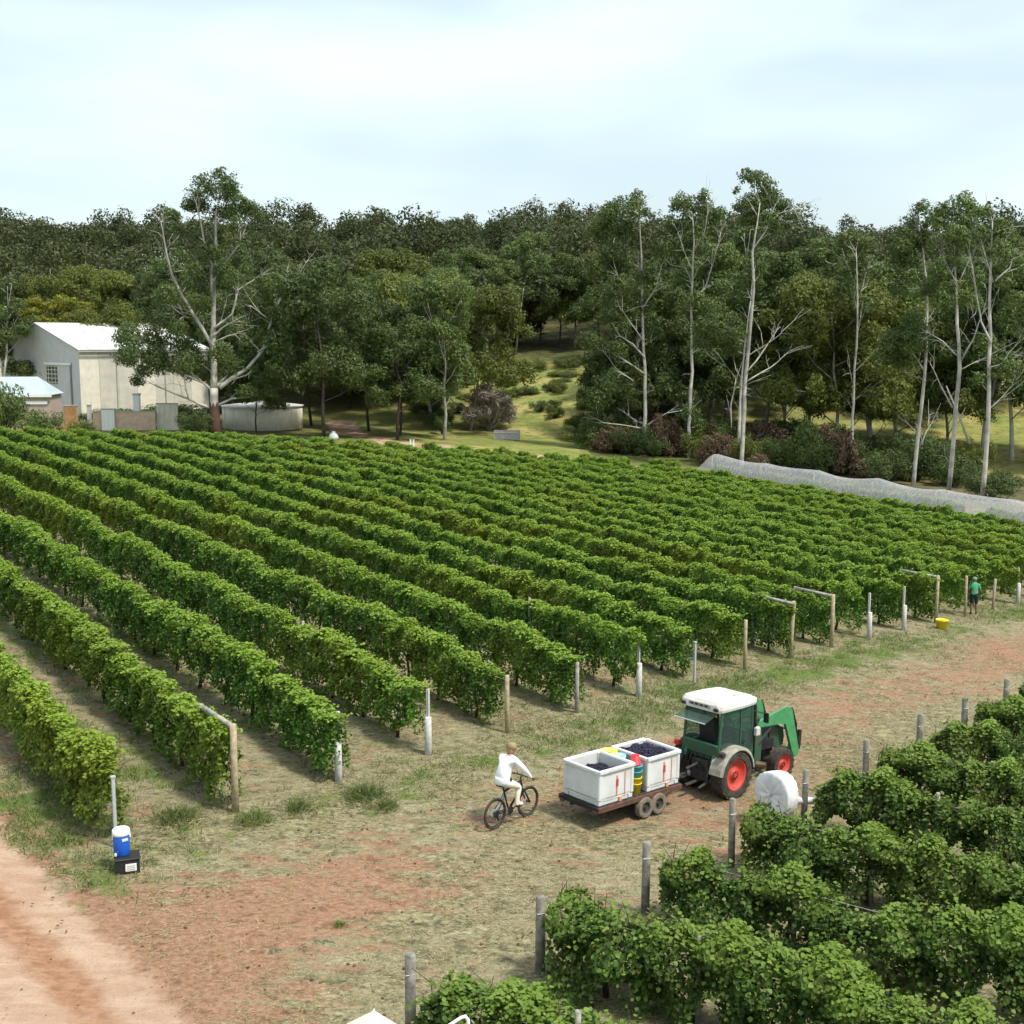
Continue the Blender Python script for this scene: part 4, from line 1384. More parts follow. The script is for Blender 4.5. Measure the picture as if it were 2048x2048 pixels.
def gen_trunk(seed, h=.85, span=.95):
    r = np.random.RandomState(seed)
    m = MB()
    a = r.normal(0, .05, 2)
    m.tube([(a[0], 0, -.12), (a[0] * .4 + r.normal(0, .03), r.normal(0, .03), h * .35), (r.normal(0, .03), r.normal(0, .03), h * .7), (0, 0, h)], [.055, .042, .038, .035], 6)
    for s in (-1, 1):
        m.tube([(0, 0, h - .04), (s * .18, r.normal(0, .02), h + .04), (s * span * .6, r.normal(0, .03), h + .05 + r.normal(0, .02)), (s * span, 0, h + .06)], [.03, .028, .024, .016], 5)
    for k in range(7):
        x = r.uniform(-span, span)
        m.tube([(x, 0, h + .04), (x + r.normal(0, .06), r.normal(0, .08), h + .4), (x + r.normal(0, .1), r.normal(0, .12), h + .75)], [.009, .007, .005], 4, False)
    return m.mesh('trunk', M['vinewood'], True)


VINES = [gen_vine(100 + i, 'vine') for i in range(8)] + [gen_vine(120 + i, 'vine', bot=.45, n=4000, rough=1.6) for i in range(3)]
NEARV = [gen_vine(200 + i, 'vine_near', length=1.75, top=1.26 + .13 * (i % 3), bot=.20, hw=.28, n=5600, size=.066, shoots=64, rough=2.0, slen=1.45) for i in range(7)]
TRUNKS = [gen_trunk(300 + i) for i in range(4)]
ORD = ['', 'first', 'second', 'third', 'fourth', 'fifth', 'sixth', 'seventh', 'eighth', 'ninth', 'tenth', 'eleventh', 'twelfth', 'thirteenth', 'fourteenth', 'fifteenth',
       'sixteenth', 'seventeenth', 'eighteenth', 'nineteenth', 'twentieth', 'twenty-first', 'twenty-second', 'twenty-third', 'twenty-fourth', 'twenty-fifth', 'twenty-sixth']
rs = random.Random(21)
VS = 1.83


def vine_row(start, dirv, n0, n1, label, group, meshes, spacing, skip=0.0, zs=(.88, 1.04), trunks=12, wires=(.95, 1.45), ys=1.0):
    ang = math.atan2(dirv[1], dirv[0])
    a = start + dirv * spacing * n0
    row = empty('vine_row', (a[0], a[1], tz(*a)), 0, label, 'vine row', group)
    base = Vector(row.location)
    for i in range(n0, n1):
        q = start + dirv * (spacing * i) + np.array([-dirv[1], dirv[0]]) * rs.uniform(-.05, .05)
        z = tz(*q)
        slope = (tz(*(q + dirv * .8)) - tz(*(q - dirv * .8))) / 1.6
        if rs.random() < skip:
            continue
        v = bpy.data.objects.new('vine', rs.choice(meshes))
        COL.objects.link(v)
        v.parent = row
        v.location = Vector((q[0], q[1], z)) - base
        flip = rs.random() < .5
        v.rotation_euler = (0, slope if flip else -slope, ang + (math.pi if flip else 0))
        v.scale = (rs.uniform(.97, 1.08), ys * rs.uniform(.85, 1.2), rs.uniform(*zs))
        if i - n0 < trunks:
            t = bpy.data.objects.new('trunk', rs.choice(TRUNKS))
            COL.objects.link(t)
            t.parent = v
    m = MB()
    for h in wires:
        pts = []
        for i in range(n0, n1 + 1, 3):
            q = start + dirv * (spacing * (i - .3))
            pts.append(Vector((q[0], q[1], tz(*q) + h)) - base)
        if len(pts) > 1:
            m.tube(pts, .004, 3, False)
    if m.v:
        m.build('wire', M['wire'], row)
    return row


for k in [*range(1, 25), 25.7]:
    st = post_at(k) + RV * (1.3 + 0.25 * math.sin(k * 1.7))
    Lk = 77.92 - 2.1317 * (k - 8)
    n1 = int((Lk - 1.0) / VS)
    n0 = 0
    while n0 < n1:                                        # begin where the row comes into sight at the right
        q = st + RV * VS * n0
        if q[0] < 0.416 * q[1] + 5:
            break
        n0 += 1
    e = n0
    while e < n1:                                         # stop where it leaves on the left
        q = st + RV * VS * e
        if q[0] < -0.416 * q[1] - 5:
            break
        e += 1
    if e - n0 < 2:
        continue
    lab = f'{ORD[int(k)]} row of grapevines in the large block, counted from the dirt road' if k < 25 else 'row of grapevines under the white netting at the right'
    vine_row(st, RV, n0, e, lab, 'vine rows of the large block', VINES, VS, skip=0.004, trunks=(60 if k <= 4 else 8))

# near block, lower right
FP = {}
for k in range(1, 10):
    FP[k] = np.array([-1.48, 16.7]) + np.array([1.94, 2.16]) * (k - 1)
NB = ['', 'nearest row of the lower right vine block, at the bottom edge', 'second row of the lower right vine block from the bottom edge', 'third row of the lower right vine block from the bottom edge',
      'fourth row of the lower right vine block from the bottom edge', 'fifth row of the lower right vine block, starting at the rolled netting', 'sixth row of the lower right vine block from the bottom edge',
      'seventh row of the lower right vine block from the bottom edge', 'eighth row of the lower right vine block from the bottom edge', 'farthest row of the lower right vine block, at the right edge']
for k in range(1, 10):
    st = FP[k] + FR * 1.2
    n = 0
    while n < 14:
        q = st + FR * 1.45 * n
        if q[0] > .416 * q[1] + 3.2 or q[1] < 9.5:
            break
        n += 1
    vine_row(st, FR, 0, n, NB[k], 'vine rows of the lower right block', NEARV, 1.45, skip=0.0, zs=(.84, 1.05), trunks=30, wires=(.8, 1.2), ys=1.15)

# ---------------------------------------------------------------- trellis posts


def round_post(m_, x, y, z, h, r, lean=(0, 0), n=10):
    top = (x + lean[0], y + lean[1], z + h)
    m_.tube([(x, y, z - .35), (x + lean[0] * .5, y + lean[1] * .5, z + h * .5), top, (top[0], top[1], top[2] + .015)], [r * 1.05, r, r * .96, r * .7], n)


def end_post(k, kind, h, label, lean=(0, 0), thick=None):
    q = post_at(k)
    o = empty('trellis_post', (q[0], q[1], tz(*q)), math.atan2(RV[1], RV[0]), label, 'post', 'end posts of the large block')
    if kind in ('wood', 'grey', 'pale'):
        mm = {'wood': 'post_wood', 'grey': 'post_grey', 'pale': 'post_pale'}[kind]
        m = MB()
        round_post(m, 0, 0, 0, h, thick or .06, lean)
        m.build('post', M[mm], o, True)
        MB().tube([(lean[0], lean[1], h * .92), (1.1, 0, h * .9)], .006, 4).build('wire', M['wire'], o)
    elif kind == 'stub':                                   # a short thick post with a tall steel picket beside it
        m = MB()
        round_post(m, 0, 0, 0, h * .58, .085, lean)
        m.build('stub_post', M['post_pale'], o, True)
        m = MB()
        m.box((.10 - .0, -.08, h / 2 - .1), (.045, .045, h + .2)).box((.13, -.08, h / 2 - .1), (.02, .09, h + .2))
        m.build('picket', M['post_pale'], o)
        m = MB()
        for zz in (.25, .5):
            m.tube([(-.08, -.09, h * zz), (.14, -.12, h * zz), (.16, .03, h * zz), (0, .1, h * zz)], .008, 4)
        m.build('tie_wire', M['wire'], o)
    elif kind == 'strainer':                               # two posts joined by a rail along the row
        m = MB()
        round_post(m, 0, 0, 0, h, .075, lean)
        m.build('post', M['post_wood'], o, True)
        m = MB()
        round_post(m, 1.75, 0, 0, h * 1.0, .06)
        m.build('inner_post', M['post_grey'], o, True)
        MB().tube([(lean[0] - .05, 0, h - .05), (1.8, 0, h - .04)], .055, 8).build('rail', M['post_grey'], o, True)
        MB().tube([(0.02, .05, h - .1), (1.7, .05, .12)], .006, 4).build('brace_wire', M['wire'], o)
    elif kind == 'steel':
        MB().box((0, 0, h / 2 - .1), (.06, .06, h + .2)).build('post', M['steel'], o)
        MB().box((0, 0, h + .01), (.09, .09, .03)).build('cap', M['steel'], o)
        MB().tube([(0, 0, h * .62), (1.0, 0, h * .38)], .022, 6).build('stay', M['steel'], o)
    return o


POSTS = [(1, 'steel', 1.45, 'thin grey steel post behind the blue drink cooler', (0, 0)),
         (2, 'strainer', 1.92, 'timber strainer post and rail, next after the post by the cooler', (0, 0)),
         (3, 'stub', 1.60, 'white stub post and picket left of the grass clump on the headland', (0, 0)),
         (4, 'stub', 1.62, 'white stub post and picket, fourth post from the dirt road', (0, 0)),
         (5, 'wood', 1.52, 'yellowish timber post behind the cyclist', (0, 0)),
         (6, 'grey', 1.45, 'slim grey post behind the trailer', (0, 0)),
         (7, 'stub', 1.72, 'white stub post and picket left of the tractor roof', (0, 0)),
         (8, 'steel', 1.25, 'short blue-grey steel post with stay behind the tractor roof', (0, 0)),
         (9, 'wood', 1.62, 'timber post just right of the short steel post', (0, 0)),
         (10, 'strainer', 1.94, 'leaning timber strainer post with pale rail, left one of a pair', (0, -.1)),
         (11, 'strainer', 1.92, 'timber strainer post with pale rail, right one of a pair', (0, 0)),
         (12, 'stub', 1.7, 'pale stub post and picket right of the two railed strainers', (0, 0)),
         (13, 'stub', 1.7, 'pale stub post and picket nearer the yellow bucket, on its left', (0, 0)),
         (14, 'strainer', 1.94, 'timber strainer post directly left of the yellow bucket', (0, 0)),
         (15, 'wood', 1.72, 'tall timber post directly left of the person in green', (0, .05)),
         (16, 'wood', 1.35, 'shorter leaning timber post right of the person in green', (0, -.1)),
         (17, 'stub', 1.65, 'pale stub post and picket at the right edge of the headland', (0, 0))]
for k, kind, h, lab, lean in POSTS:
    end_post(k, kind, h, lab, lean)

NPL = ['', 'old grey post at the bottom edge of the lower right block', 'second old grey post of the lower right block, counted from the bottom', 'third old grey post of the lower right block, beside a bare wire span',
       'fourth old grey post of the lower right block, left of the rolled netting', 'old grey post that carries the rolled netting', 'grey post with trailing shoot above the rolled netting',
       'grey post third from the right edge in the lower right block', 'dark grey post second from the right edge in the lower right block', 'grey post nearest the right edge in the lower right block']
for k in range(1, 10):
    q = FP[k]
    o = empty('trellis_post', (q[0], q[1], tz(*q)), math.atan2(FR[1], FR[0]), NPL[k], 'post', 'end posts of the lower right block')
    h = 1.34 + .06 * math.sin(k * 2.1)
    m = MB()
    round_post(m, 0, 0, 0, h, .075 + .01 * math.sin(k), (.02 * math.sin(k * 3), .02))
    m.build('post', M['post_dark'], o, True)
    m = MB()
    for zz in (.8,):
        m.tube([(-.08, -.03, h * zz), (0, -.09, h * zz), (.09, 0, h * zz), (0, .09, h * zz), (-.08, -.03, h * zz)], .007, 4)
    m.build('wire_wrap', M['wire'], o)
    if k in (1, 2, 3, 4, 5, 6):
        q = FP[k] + FR * 2.75
        o = empty('trellis_post', (q[0], q[1], tz(*q)), 0.2 * k, f'slim pale intermediate post in the {ORD[k]} row of the lower right block', 'post', 'intermediate posts of the lower right block')
        m = MB()
        round_post(m, 0, 0, 0, 1.42, .045)
        m.build('post', M['post_grey'], o, True)
        MB().tube([(-.05, -.03, 1.2), (0, -.06, 1.2), (.06, 0, 1.2)], .006, 4).build('wire_tie', M['wire'], o)
for k, t_, lab in [(4, 6.8, 'slim intermediate post standing inside the fourth main row'), (7, 5.4, 'slim intermediate post standing inside the seventh main row'), (5, 6.3, 'slim intermediate post standing inside the fifth main row')]:
    q = post_at(k) + RV * t_
    o = empty('trellis_post', (q[0], q[1], tz(*q)), 0, lab, 'post', 'intermediate posts of the large block')
    m = MB()
    round_post(m, 0, 0, 0, 1.85, .045)
    m.build('post', M['post_grey'], o, True)
    MB().tube([(-.05, -.03, 1.4), (0, -.06, 1.4), (.06, 0, 1.4)], .006, 4).build('wire_tie', M['wire'], o)

# ---------------------------------------------------------------- netting over the last row
q26 = post_at(25.7)
ts = np.arange(4, 41.5, .4)
nv = np.array([-RV[1], RV[0]])
o = empty('bird_netting', (q26[0], q26[1], tz(*q26)), 0, 'long white bird netting draped over the last vine row at right', 'netting')


def net_sheet(name, prof, n, m_, fold):
    """a sheet of netting hung along the row; prof = cross-section, u > 0 on the camera's side"""
    prof = np.array(prof, float)
    s_ = np.linspace(0, len(prof) - 1, n)
    pr = np.stack([np.interp(s_, np.arange(len(prof)), prof[:, 0]), np.interp(s_, np.arange(len(prof)), prof[:, 1])], 1)
    V = []
    for t in ts:
        q = q26 + RV * t
        z = tz(*q)
        sag = .20 * abs(math.sin(t * math.pi / 5.5)) + .07 * math.sin(t * .8)
        endc = 1.0 - max(0, (t - 39.0) / 2.5) * .8
        for i, (u, h) in enumerate(pr):
            w = u + fold * (math.sin(t * 6.3 + i * .1) + .7 * math.sin(t * 11.7 - i * .2) + .8 * math.sin(t * 2.3)) * (1.2 - h / 2.8)
            p2 = q + nv * w
            V.append((p2[0] - q26[0], p2[1] - q26[1], z - o.location.z + (h - sag * (h / 2.6) ** 2) * endc))
    a, b = len(ts), n
    ix = np.arange(a * b).reshape(a, b)
    F = np.stack([ix[:-1, :-1], ix[:-1, 1:], ix[1:, 1:], ix[1:, :-1]], -1).reshape(-1, 4)
    return link(name, np_mesh(name, np.array(V), F, m_, False), o)


net_sheet('roof_net', [(1.05, 1.42), (.75, 1.95), (.35, 2.5), (.1, 2.66), (-.1, 2.66), (-.5, 2.35), (-1.0, 1.5)], 16, M['net'], .02)
net_sheet('side_net', [(1.16, 0.02), (1.10, .7), (1.05, 1.42)], 8, M['net_side'], .05)
net_sheet('side_net', [(-1.16, 0.02), (-1.08, .7), (-1.0, 1.5)], 6, M['net_side'], .05)
m = MB()
for t in np.arange(6, 41, 5.5):
    q = q26 + RV * t
    z = tz(*q)
    m2 = MB()
    round_post(m2, q[0] - q26[0], q[1] - q26[1], z - o.location.z, 2.40, .06)
    m2.build('support_post', M['post_grey'], o, True)
# a bare stretch's pole at the right end
q = q26 + RV * 9.0 + nv * 1.5
p_ = empty('trellis_post', (q[0], q[1], tz(*q)), 0, 'pale pole in front of the netting at the right edge', 'post')
m2 = MB()
round_post(m2, 0, 0, 0, 2.3, .07)
m2.build('post', M['post_pale'], p_, True)
MB().tube([(-.08, 0, 1.7), (0, -.09, 1.7), (.09, 0, 1.7)], .01, 4).build('wire_tie', M['wire'], p_)

# rolled netting on the fifth near row
c = Vector((5.72, 25.25, tz(5.72, 25.25)))
o = empty('net_roll', c, math.atan2(.52, .85), 'round white roll of gathered netting beside the tractor', 'netting')
V, F = [], []
nA, nR = 44, 7
for j in range(nR):                                        # pleated face drawn together at the centre
    rr = .50 * (j + .25) / (nR - .75)
    for i in range(nA):
        t = 2 * math.pi * i / nA
        pl = .05 * math.sin(i * 2.9 + j * .3) * (rr / .5) * (1.2 - rr / .5) + .03 * math.sin(i * 1.31 + 1) * (1 - rr / .5)
        rad = rr * (1 + .05 * math.sin(t * 3 + 1))
        V.append((-.24 + .10 * (1 - rr / .5) - .09 * math.cos(rr / .5 * 1.6) + pl, rad * math.cos(t), .80 + rad * math.sin(t)))
for j, (xx, rs_) in enumerate(((-.20, 1.03), (-.10, 1.02), (.0, 1.0), (.10, .97), (.16, .7), (.14, .2))):
    for i in range(nA):
        t = 2 * math.pi * i / nA
        rad = .5 * rs_ * (1 + .05 * math.sin(t * 3 + 1)) + .012 * math.sin(i * 2.9 + j)
        V.append((xx, rad * math.cos(t), .80 + rad * math.sin(t)))
for j in range(nR + 5):
    for i in range(nA):
        F.append((j * nA + i, j * nA + (i + 1) % nA, (j + 1) * nA + (i + 1) % nA, (j + 1) * nA + i))
F.append(tuple(range(nA))[::-1])
m = MB().add(V, F)
m.build('roll', M['net_roll'], o, True)
MB().lathe([(.0, -.25), (.028, -.25), (.028, -.19), (0, -.19)], (0, 0, .80), 'x', 10).build('core', M['black'], o, True)
MB().tube([(.30, -.1, .62), (.9, -.25, .52), (1.5, -.3, .40)], [.10, .07, .03], 7).build('net_tail', M['net_roll'], o, True)

# ---------------------------------------------------------------- tractor
def tyre_mesh(rad, w, rim, lugs=0, n=40):
    """tyre lathe round the y axis with chevron lugs"""
    m = MB()
    h = w / 2
    m.lathe([(rim, -h * .75), (rim * 1.06, -h * .95), (rad * .86, -h), (rad * .95, -h * .9), (rad * .975, -h * .5), (rad * .98, 0), (rad * .975, h * .5), (rad * .95, h * .9),
             (rad * .86, h), (rim * 1.06, h * .95), (rim, h * .75)], axis='y', n=n, caps=False)
    for k in range(lugs):
        for s in (-1, 1):
            t = 2 * math.pi * (k + (.5 if s > 0 else 0)) / lugs
            dt = .30 * 1.0 / (rad * 2)
            P = []
            for (tt, yy) in ((t, s * h * .04), (t + dt * 1.4, s * h * .98)):
                for da in (-.028 / rad, .028 / rad):
                    for rr in (rad * .955, rad * 1.02 if abs(yy) < h * .5 else rad * .99):
                        P.append((rr * math.cos(tt + da), yy, rr * math.sin(tt + da)))
            m.add(P, [(0, 1, 3, 2), (4, 6, 7, 5), (0, 4, 5, 1), (2, 3, 7, 6), (1, 5, 7, 3), (0, 2, 6, 4)])
    return m


def wheel(parent, name, loc, rad, w, rim, lugs, side, tm, rm, bolts=8):
    e = link(name, None, parent, loc)
    tyre_mesh(rad, w, rim, lugs).build('tyre', tm, e, False)
    s = side
    m = MB()
    m.lathe([(rim * .99, s * w * .36), (rim * 1.02, s * w * .42), (rim * .96, s * w * .42), (rim * .90, s * w * .30), (rim * .62, s * w * .16), (rim * .34, s * w * .18), (rim * .30, s * w * .30),
             (rim * .12, s * w * .33), (0, s * w * .33)], axis='y', n=28, caps=False)
    m.lathe([(rim * .99, -s * w * .36), (rim * .9, -s * w * .3), (0, -s * w * .1)], axis='y', n=20, caps=False)
    rimo = m.build('rim', rm, e, True)
    mb = MB()
    for k in range(bolts):
        t = 2 * math.pi * k / bolts
        mb.box((rim * .22 * math.cos(t), s * w * .34, rim * .22 * math.sin(t)), (.025, .03, .025))
    mb.build('hub', M['grime'], e)
    return e


def build_tractor():
    hd = R(43)
    d = np.array([math.cos(hd), math.sin(hd)])
    nr = np.array([d[1], -d[0]])                            # to its right
    rw = np.array([5.00, 27.05])                            # right rear wheel's footprint
    c = rw - nr * .55
    z = (tz(*rw) + tz(*(c + d * 1.9))) / 2 + .0
    o = empty('tractor', (c[0], c[1], z), hd, 'green tractor with white cab roof, red wheel rims and front loader', 'tractor')
    o.rotation_euler = (0, math.atan((tz(*c) - tz(*(c + d * 1.9))) / 1.9), hd)
    G, GD, GL = M['green_paint'], M['green_dark'], M['green_light']
    for s in (-1, 1):
        wheel(o, 'wheel', (0, s * .55, .57), .585, .36, .36, 20, s, M['tyre'], M['red_rim'])
        wheel(o, 'wheel', (1.98, s * .52, .40), .41, .26, .25, 16, s, M['tyre'], M['red_rim'])
    # transmission, axles, engine block
    m = MB()
    m.box((.1, 0, .62), (.75, .42, .5), bevel=.06).box((1.0, 0, .66), (1.3, .34, .36), bevel=.04)
    m.tube([(0, -.5, .57), (0, .5, .57)], .13, 10)
    m.tube([(1.98, -.46, .40), (1.98, .46, .40)], .075, 8)
    m.box((1.95, 0, .55), (.5, .3, .3), bevel=.04)
    m.build('chassis', M['grime'], o)
    # bonnet
    hp = [(.78, .78), (2.38, .74), (2.42, .95), (2.36, 1.18), (2.1, 1.27), (.78, 1.38)]
    hood = MB().prism(hp, -.29, .29).build('bonnet', GD, o)
    MB().box((2.42, 0, .96), (.05, .44, .34), bevel=.02).build('grille', M['black'], hood)
    for s in (-1, 1):
        MB().box((2.43, s * .2, 1.14), (.05, .13, .09), bevel=.02).build('headlight', M['label_white'], hood)
        for k in range(4):
            MB().box((1.3 + k * .16, s * .295, 1.05), (.05, .02, .2)).build('vent', M['black'], hood)
    # cab: floor tub, pillars, panes, roof
    tub = MB()
    tub.prism([(-.42, .92), (-.30, .82), (.72, .60), (.80, .60), (.80, 1.05), (-.10, 1.12), (-.45, 1.22)], -.46, .46)
    tub.build('cab_floor', GD, o)
    MB().box((-.45, 0, 1.15), (.07, .98, .30), (0, -.12, 0), bevel=.02).build('rear_panel', G, o)
    pil = [((-.46, .50, 1.0), (-.38, .50, 2.06), .035), ((.32, .53, .95), (.30, .53, 2.06), .028), ((.84, .48, .95), (.76, .50, 2.06), .035)]
    for s in (-1, 1):
        for a, b, r in pil:
            m = MB()
            m.tube([(a[0], s * a[1], a[2]), (b[0], s * b[1], b[2])], r, 6)
            m.build('pillar', G, o)
        m = MB()
        m.tube([(-.40, s * .5, 2.05), (.78, s * .5, 2.05)], .03, 6)
        m.build('cant_rail', G, o)
        q = [(-.44, 1.24), (.30, 1.08), (.30, 2.03), (-.385, 2.03)]
        MB().prism(q, s * .515, s * .522).build('side_window', M['glass'], o)
        q = [(.33, .98), (.80, .98), (.745, 2.03), (.32, 2.03)]
        dr = MB().prism(q, s * .515, s * .522).build('door', M['glass'], o)
        MB().prism([(.33, .70), (.82, .70), (.81, .98), (.33, .98)], s * .50, s * .53).build('door_sill', G, dr)
        MB().box((.40, s * .545, 1.25), (.12, .03, .04)).build('handle', M['black'], dr)
    MB().add([(.81, -.46, 1.4), (.81, .46, 1.4), (.76, .46, 2.03), (.76, -.46, 2.03)], [(0, 1, 2, 3)]).build('windscreen', M['glass'], o)
    # opened rear window swung up under the roof
    rw_ = MB().add([(-.42, -.44, 2.02), (-.42, .44, 2.02), (-.92, .44, 1.86), (-.92, -.44, 1.86), (-.42, -.44, 2.035), (-.42, .44, 2.035), (-.92, .44, 1.875), (-.92, -.44, 1.875)],
                   [(0, 1, 2, 3), (7, 6, 5, 4), (0, 4, 5, 1), (1, 5, 6, 2), (2, 6, 7, 3), (3, 7, 4, 0)]).build('rear_window', M['glass'], o)
    MB().tube([(-.92, -.44, 1.87), (-.92, .44, 1.87)], .014, 6).build('window_frame', M['steel'], rw_)
    # roof: two-step white moulding
    ro = MB()
    ring = [(-.56, -.50), (-.48, -.58), (.30, -.60), (.84, -.56), (.92, -.46), (.92, .46), (.84, .56), (.30, .60), (-.48, .58), (-.56, .50)]
    V, F = [], []
    for zz, sc, dx in ((2.06, .97, 0), (2.12, 1.0, 0), (2.22, .99, 0), (2.30, .90, -.01), (2.335, .72, -.03), (2.35, .3, -.03)):
        for x, y in ring:
            front = -.05 * max(0, x) if zz > 2.2 else 0
            V.append((x * sc + dx, y * sc, zz + front))
    for j in range(5):
        for i in range(10):
            F.append((j * 10 + i, j * 10 + (i + 1) % 10, (j + 1) * 10 + (i + 1) % 10, (j + 1) * 10 + i))
    F += [tuple(range(9, -1, -1)), tuple(range(50, 60))]
    rof = ro.add(V, F).build('roof', M['roof_white'], o, False)
    for y in (-.33, .33):
        MB().box((.48, y, 2.285), (.5, .09, .03), (0, .11, 0), bevel=.01).build('roof_vent', M['dust_grey'], rof)
    MB().box((-.57, 0, 2.175), (.03, .62, .085), bevel=.01).build('rear_vent', M['dust_grey'], rof)
    for k in range(4):
        MB().box((-.59, -.2 + k * .135, 2.175), (.015, .07, .05)).build('louvre', M['grime'], rof)
    for s in (-1, 1):
        MB().box((-.56, s * .46, 2.13), (.08, .12, .08), bevel=.02).build('work_lamp', M['black'], rof)
        MB().box((.94, s * .40, 2.15), (.06, .14, .08), bevel=.02).build('work_lamp', M['label_white'], rof)
    # seat, wheel, dash
    st = MB()
    st.box((.02, 0, 1.22), (.46, .46, .14), bevel=.04).box((-.2, 0, 1.55), (.14, .46, .6), (0, -.12, 0), bevel=.04)
    st.build('seat', M['black'], o)
    MB().box((.62, 0, 1.2), (.22, .5, .36), bevel=.05).build('dashboard', M['black'], o)
    m = MB()
    m.tube([(.50 + .06 * math.cos(t), .18 * math.sin(t), 1.48 + .16 * math.cos(t)) for t in np.linspace(0, 6.283, 17)], .014, 5, False)
    m.tube([(.50, 0, 1.48), (.62, 0, 1.36)], .02, 6)
    m.build('steering_wheel', M['black'], o)
    # rear mudguards
    for s in (-1, 1):
        V, F = [], []
        n = 14
        for i in range(n + 1):
            t = R(8) + (R(172) - R(8)) * i / n
            for rr, yy in ((.66, s * .40), (.66, s * .72), (.60, s * .755), (.58, s * .75), (.635, s * .705), (.635, s * .40)):
                V.append((rr * math.cos(t), yy, .57 + rr * math.sin(t)))
        for i in range(n):
            for k in range(6):
                F.append((i * 6 + k, i * 6 + (k + 1) % 6, (i + 1) * 6 + (k + 1) % 6, (i + 1) * 6 + k))
        F += [tuple(range(5, -1, -1)), tuple(range(n * 6, n * 6 + 6))]
        md = MB().add(V, F).build('mudguard', M['dust_grey'] if s < 0 else M['black'], o, False)
        MB().box((-.50, s * .64, 1.13), (.12, .14, .12), bevel=.02).build('tail_light', M['red_plastic'] if s > 0 else M['grime'], md)
        # green inner guard up to the cab
        MB().prism([(.52, .85), (.48, 1.05), (.2, 1.22), (-.2, 1.24), (-.46, 1.10), (-.55, .9)], s * .36, s * .44).build('inner_guard', G, o)
    # three-point linkage
    m = MB()
    for s in (-1, 1):
        m.tube([(-.05, s * .22, .5), (-.5, s * .3, .42), (-.95, s * .36, .38)], [.035, .032, .03], 6)
        m.tube([(-.15, s * .22, 1.0), (-.42, s * .27, .98)], .035, 6)
        m.tube([(-.42, s * .27, .98), (-.6, s * .31, .42)], .022, 6)
    m.tube([(-.1, 0, .85), (-.5, 0, .8), (-.9, .05, .72)], .03, 6)
    m.box((-.35, 0, .62), (.25, .5, .5), bevel=.03)
    m.tube([(-.4, 0, .38), (-.98, 0, .36)], .04, 6)
    m.build('linkage', M['grime'], o)
    m = MB()
    for k in range(4):
        y = -.3 + k * .2
        m.tube([(-.42, y, 1.02), (-.55, y + .05, .85), (-.5, y - .05, .62)], .016, 5)
    m.build('hydraulic_hoses', M['black'], o)
    # exhaust, air cleaner, mirrors
    m = MB()
    m.tube([(1.0, -.40, .95), (1.0, -.40, 1.95), (.95, -.40, 2.08)], [.055, .055, .045], 10)
    m.build('exhaust', M['black'], o, True)
    MB().lathe([(.09, 1.32), (.10, 1.34), (.10, 1.62), (.05, 1.68), (.0, 1.69)], (1.12, -.36, 0), n=12).build('air_cleaner', M['black'], o, True)
    for s in (-1, 1):
        m = MB().tube([(.80, s * .5, 1.9), (.95, s * .72, 1.86)], .014, 5)
        mi = m.build('mirror_arm', M['black'], o)
        MB().box((.96, s * .76, 1.76), (.04, .14, .24), bevel=.02).build('mirror', M['black'], mi)
    MB().box((.86, -.60, 1.42), (.16, .10, .22), bevel=.03).build('tank', M['post_pale'], o)
    # front loader: uprights, cranked arms, rams, quick-hitch frame
    for s in (-1, 1):
        MB().prism([(.98, .62), (1.24, .62), (1.24, 1.2), (1.18, 1.56), (1.02, 1.56), (.98, 1.2)], s * .40, s * .47).build('loader_upright', GD, o)
        arm = MB().prism([(1.05, 1.45), (1.10, 1.57), (2.22, 1.75), (2.44, 1.66), (2.82, .56), (2.76, .42), (2.64, .42), (2.52, .60), (2.20, 1.32), (2.0, 1.36)], s * .405, s * .475)
        ar = arm.build('loader_arm', GL, o)
        m = MB()
        m.tube([(1.12, s * .44, 1.0), (1.5, s * .44, 1.25)], .04, 8)
        m.tube([(1.5, s * .44, 1.25), (1.95, s * .44, 1.50)], .024, 8)
        m.build('lift_ram', M['black'], ar)
        m = MB()
        m.tube([(2.46, s * .44, 1.66), (2.69, s * .44, 1.18)], .038, 8)
        m.tube([(2.68, s * .44, 1.18), (2.84, s * .44, .72)], .022, 8)
        m.build('tilt_ram', M['black'], ar)
        MB().prism([(2.68, .44), (2.84, .44), (2.98, .60), (3.00, 1.02), (2.90, 1.04), (2.86, .70)], s * .36, s * .41).build('hitch_plate', M['black'], o)
    m = MB()
    m.tube([(2.66, -.40, .58), (2.66, .40, .58)], .05, 8)
    m.build('loader_cross_tube', GL, o)
    m = MB()
    m.tube([(2.95, -.40, .97), (2.95, .40, .97)], .03, 6)
    m.tube([(2.80, -.40, .48), (2.80, .40, .48)], .03, 6)
    for y in (-.15, .15):
        m.tube([(2.95, y, .97), (2.82, y, .48)], .02, 5)
    m.build('hitch_frame', M['black'], o)
    m = MB()
    for s in (-1, 1):
        m.tube([(1.1, s * .34, 1.35), (1.5, s * .36, 1.42), (1.9, s * .37, 1.36), (2.2, s * .36, 1.2)], .018, 5)
        m.box((1.6, s * .36, .92), (.5, .06, .22))
    m.build('loader_hoses', M['black'], o)
    MB().box((.62, -.56, .50), (.34, .16, .04)).build('step', M['grime'], o)
    MB().box((.62, -.56, .75), (.34, .14, .03)).build('step', M['grime'], o)
    return o


build_tractor()

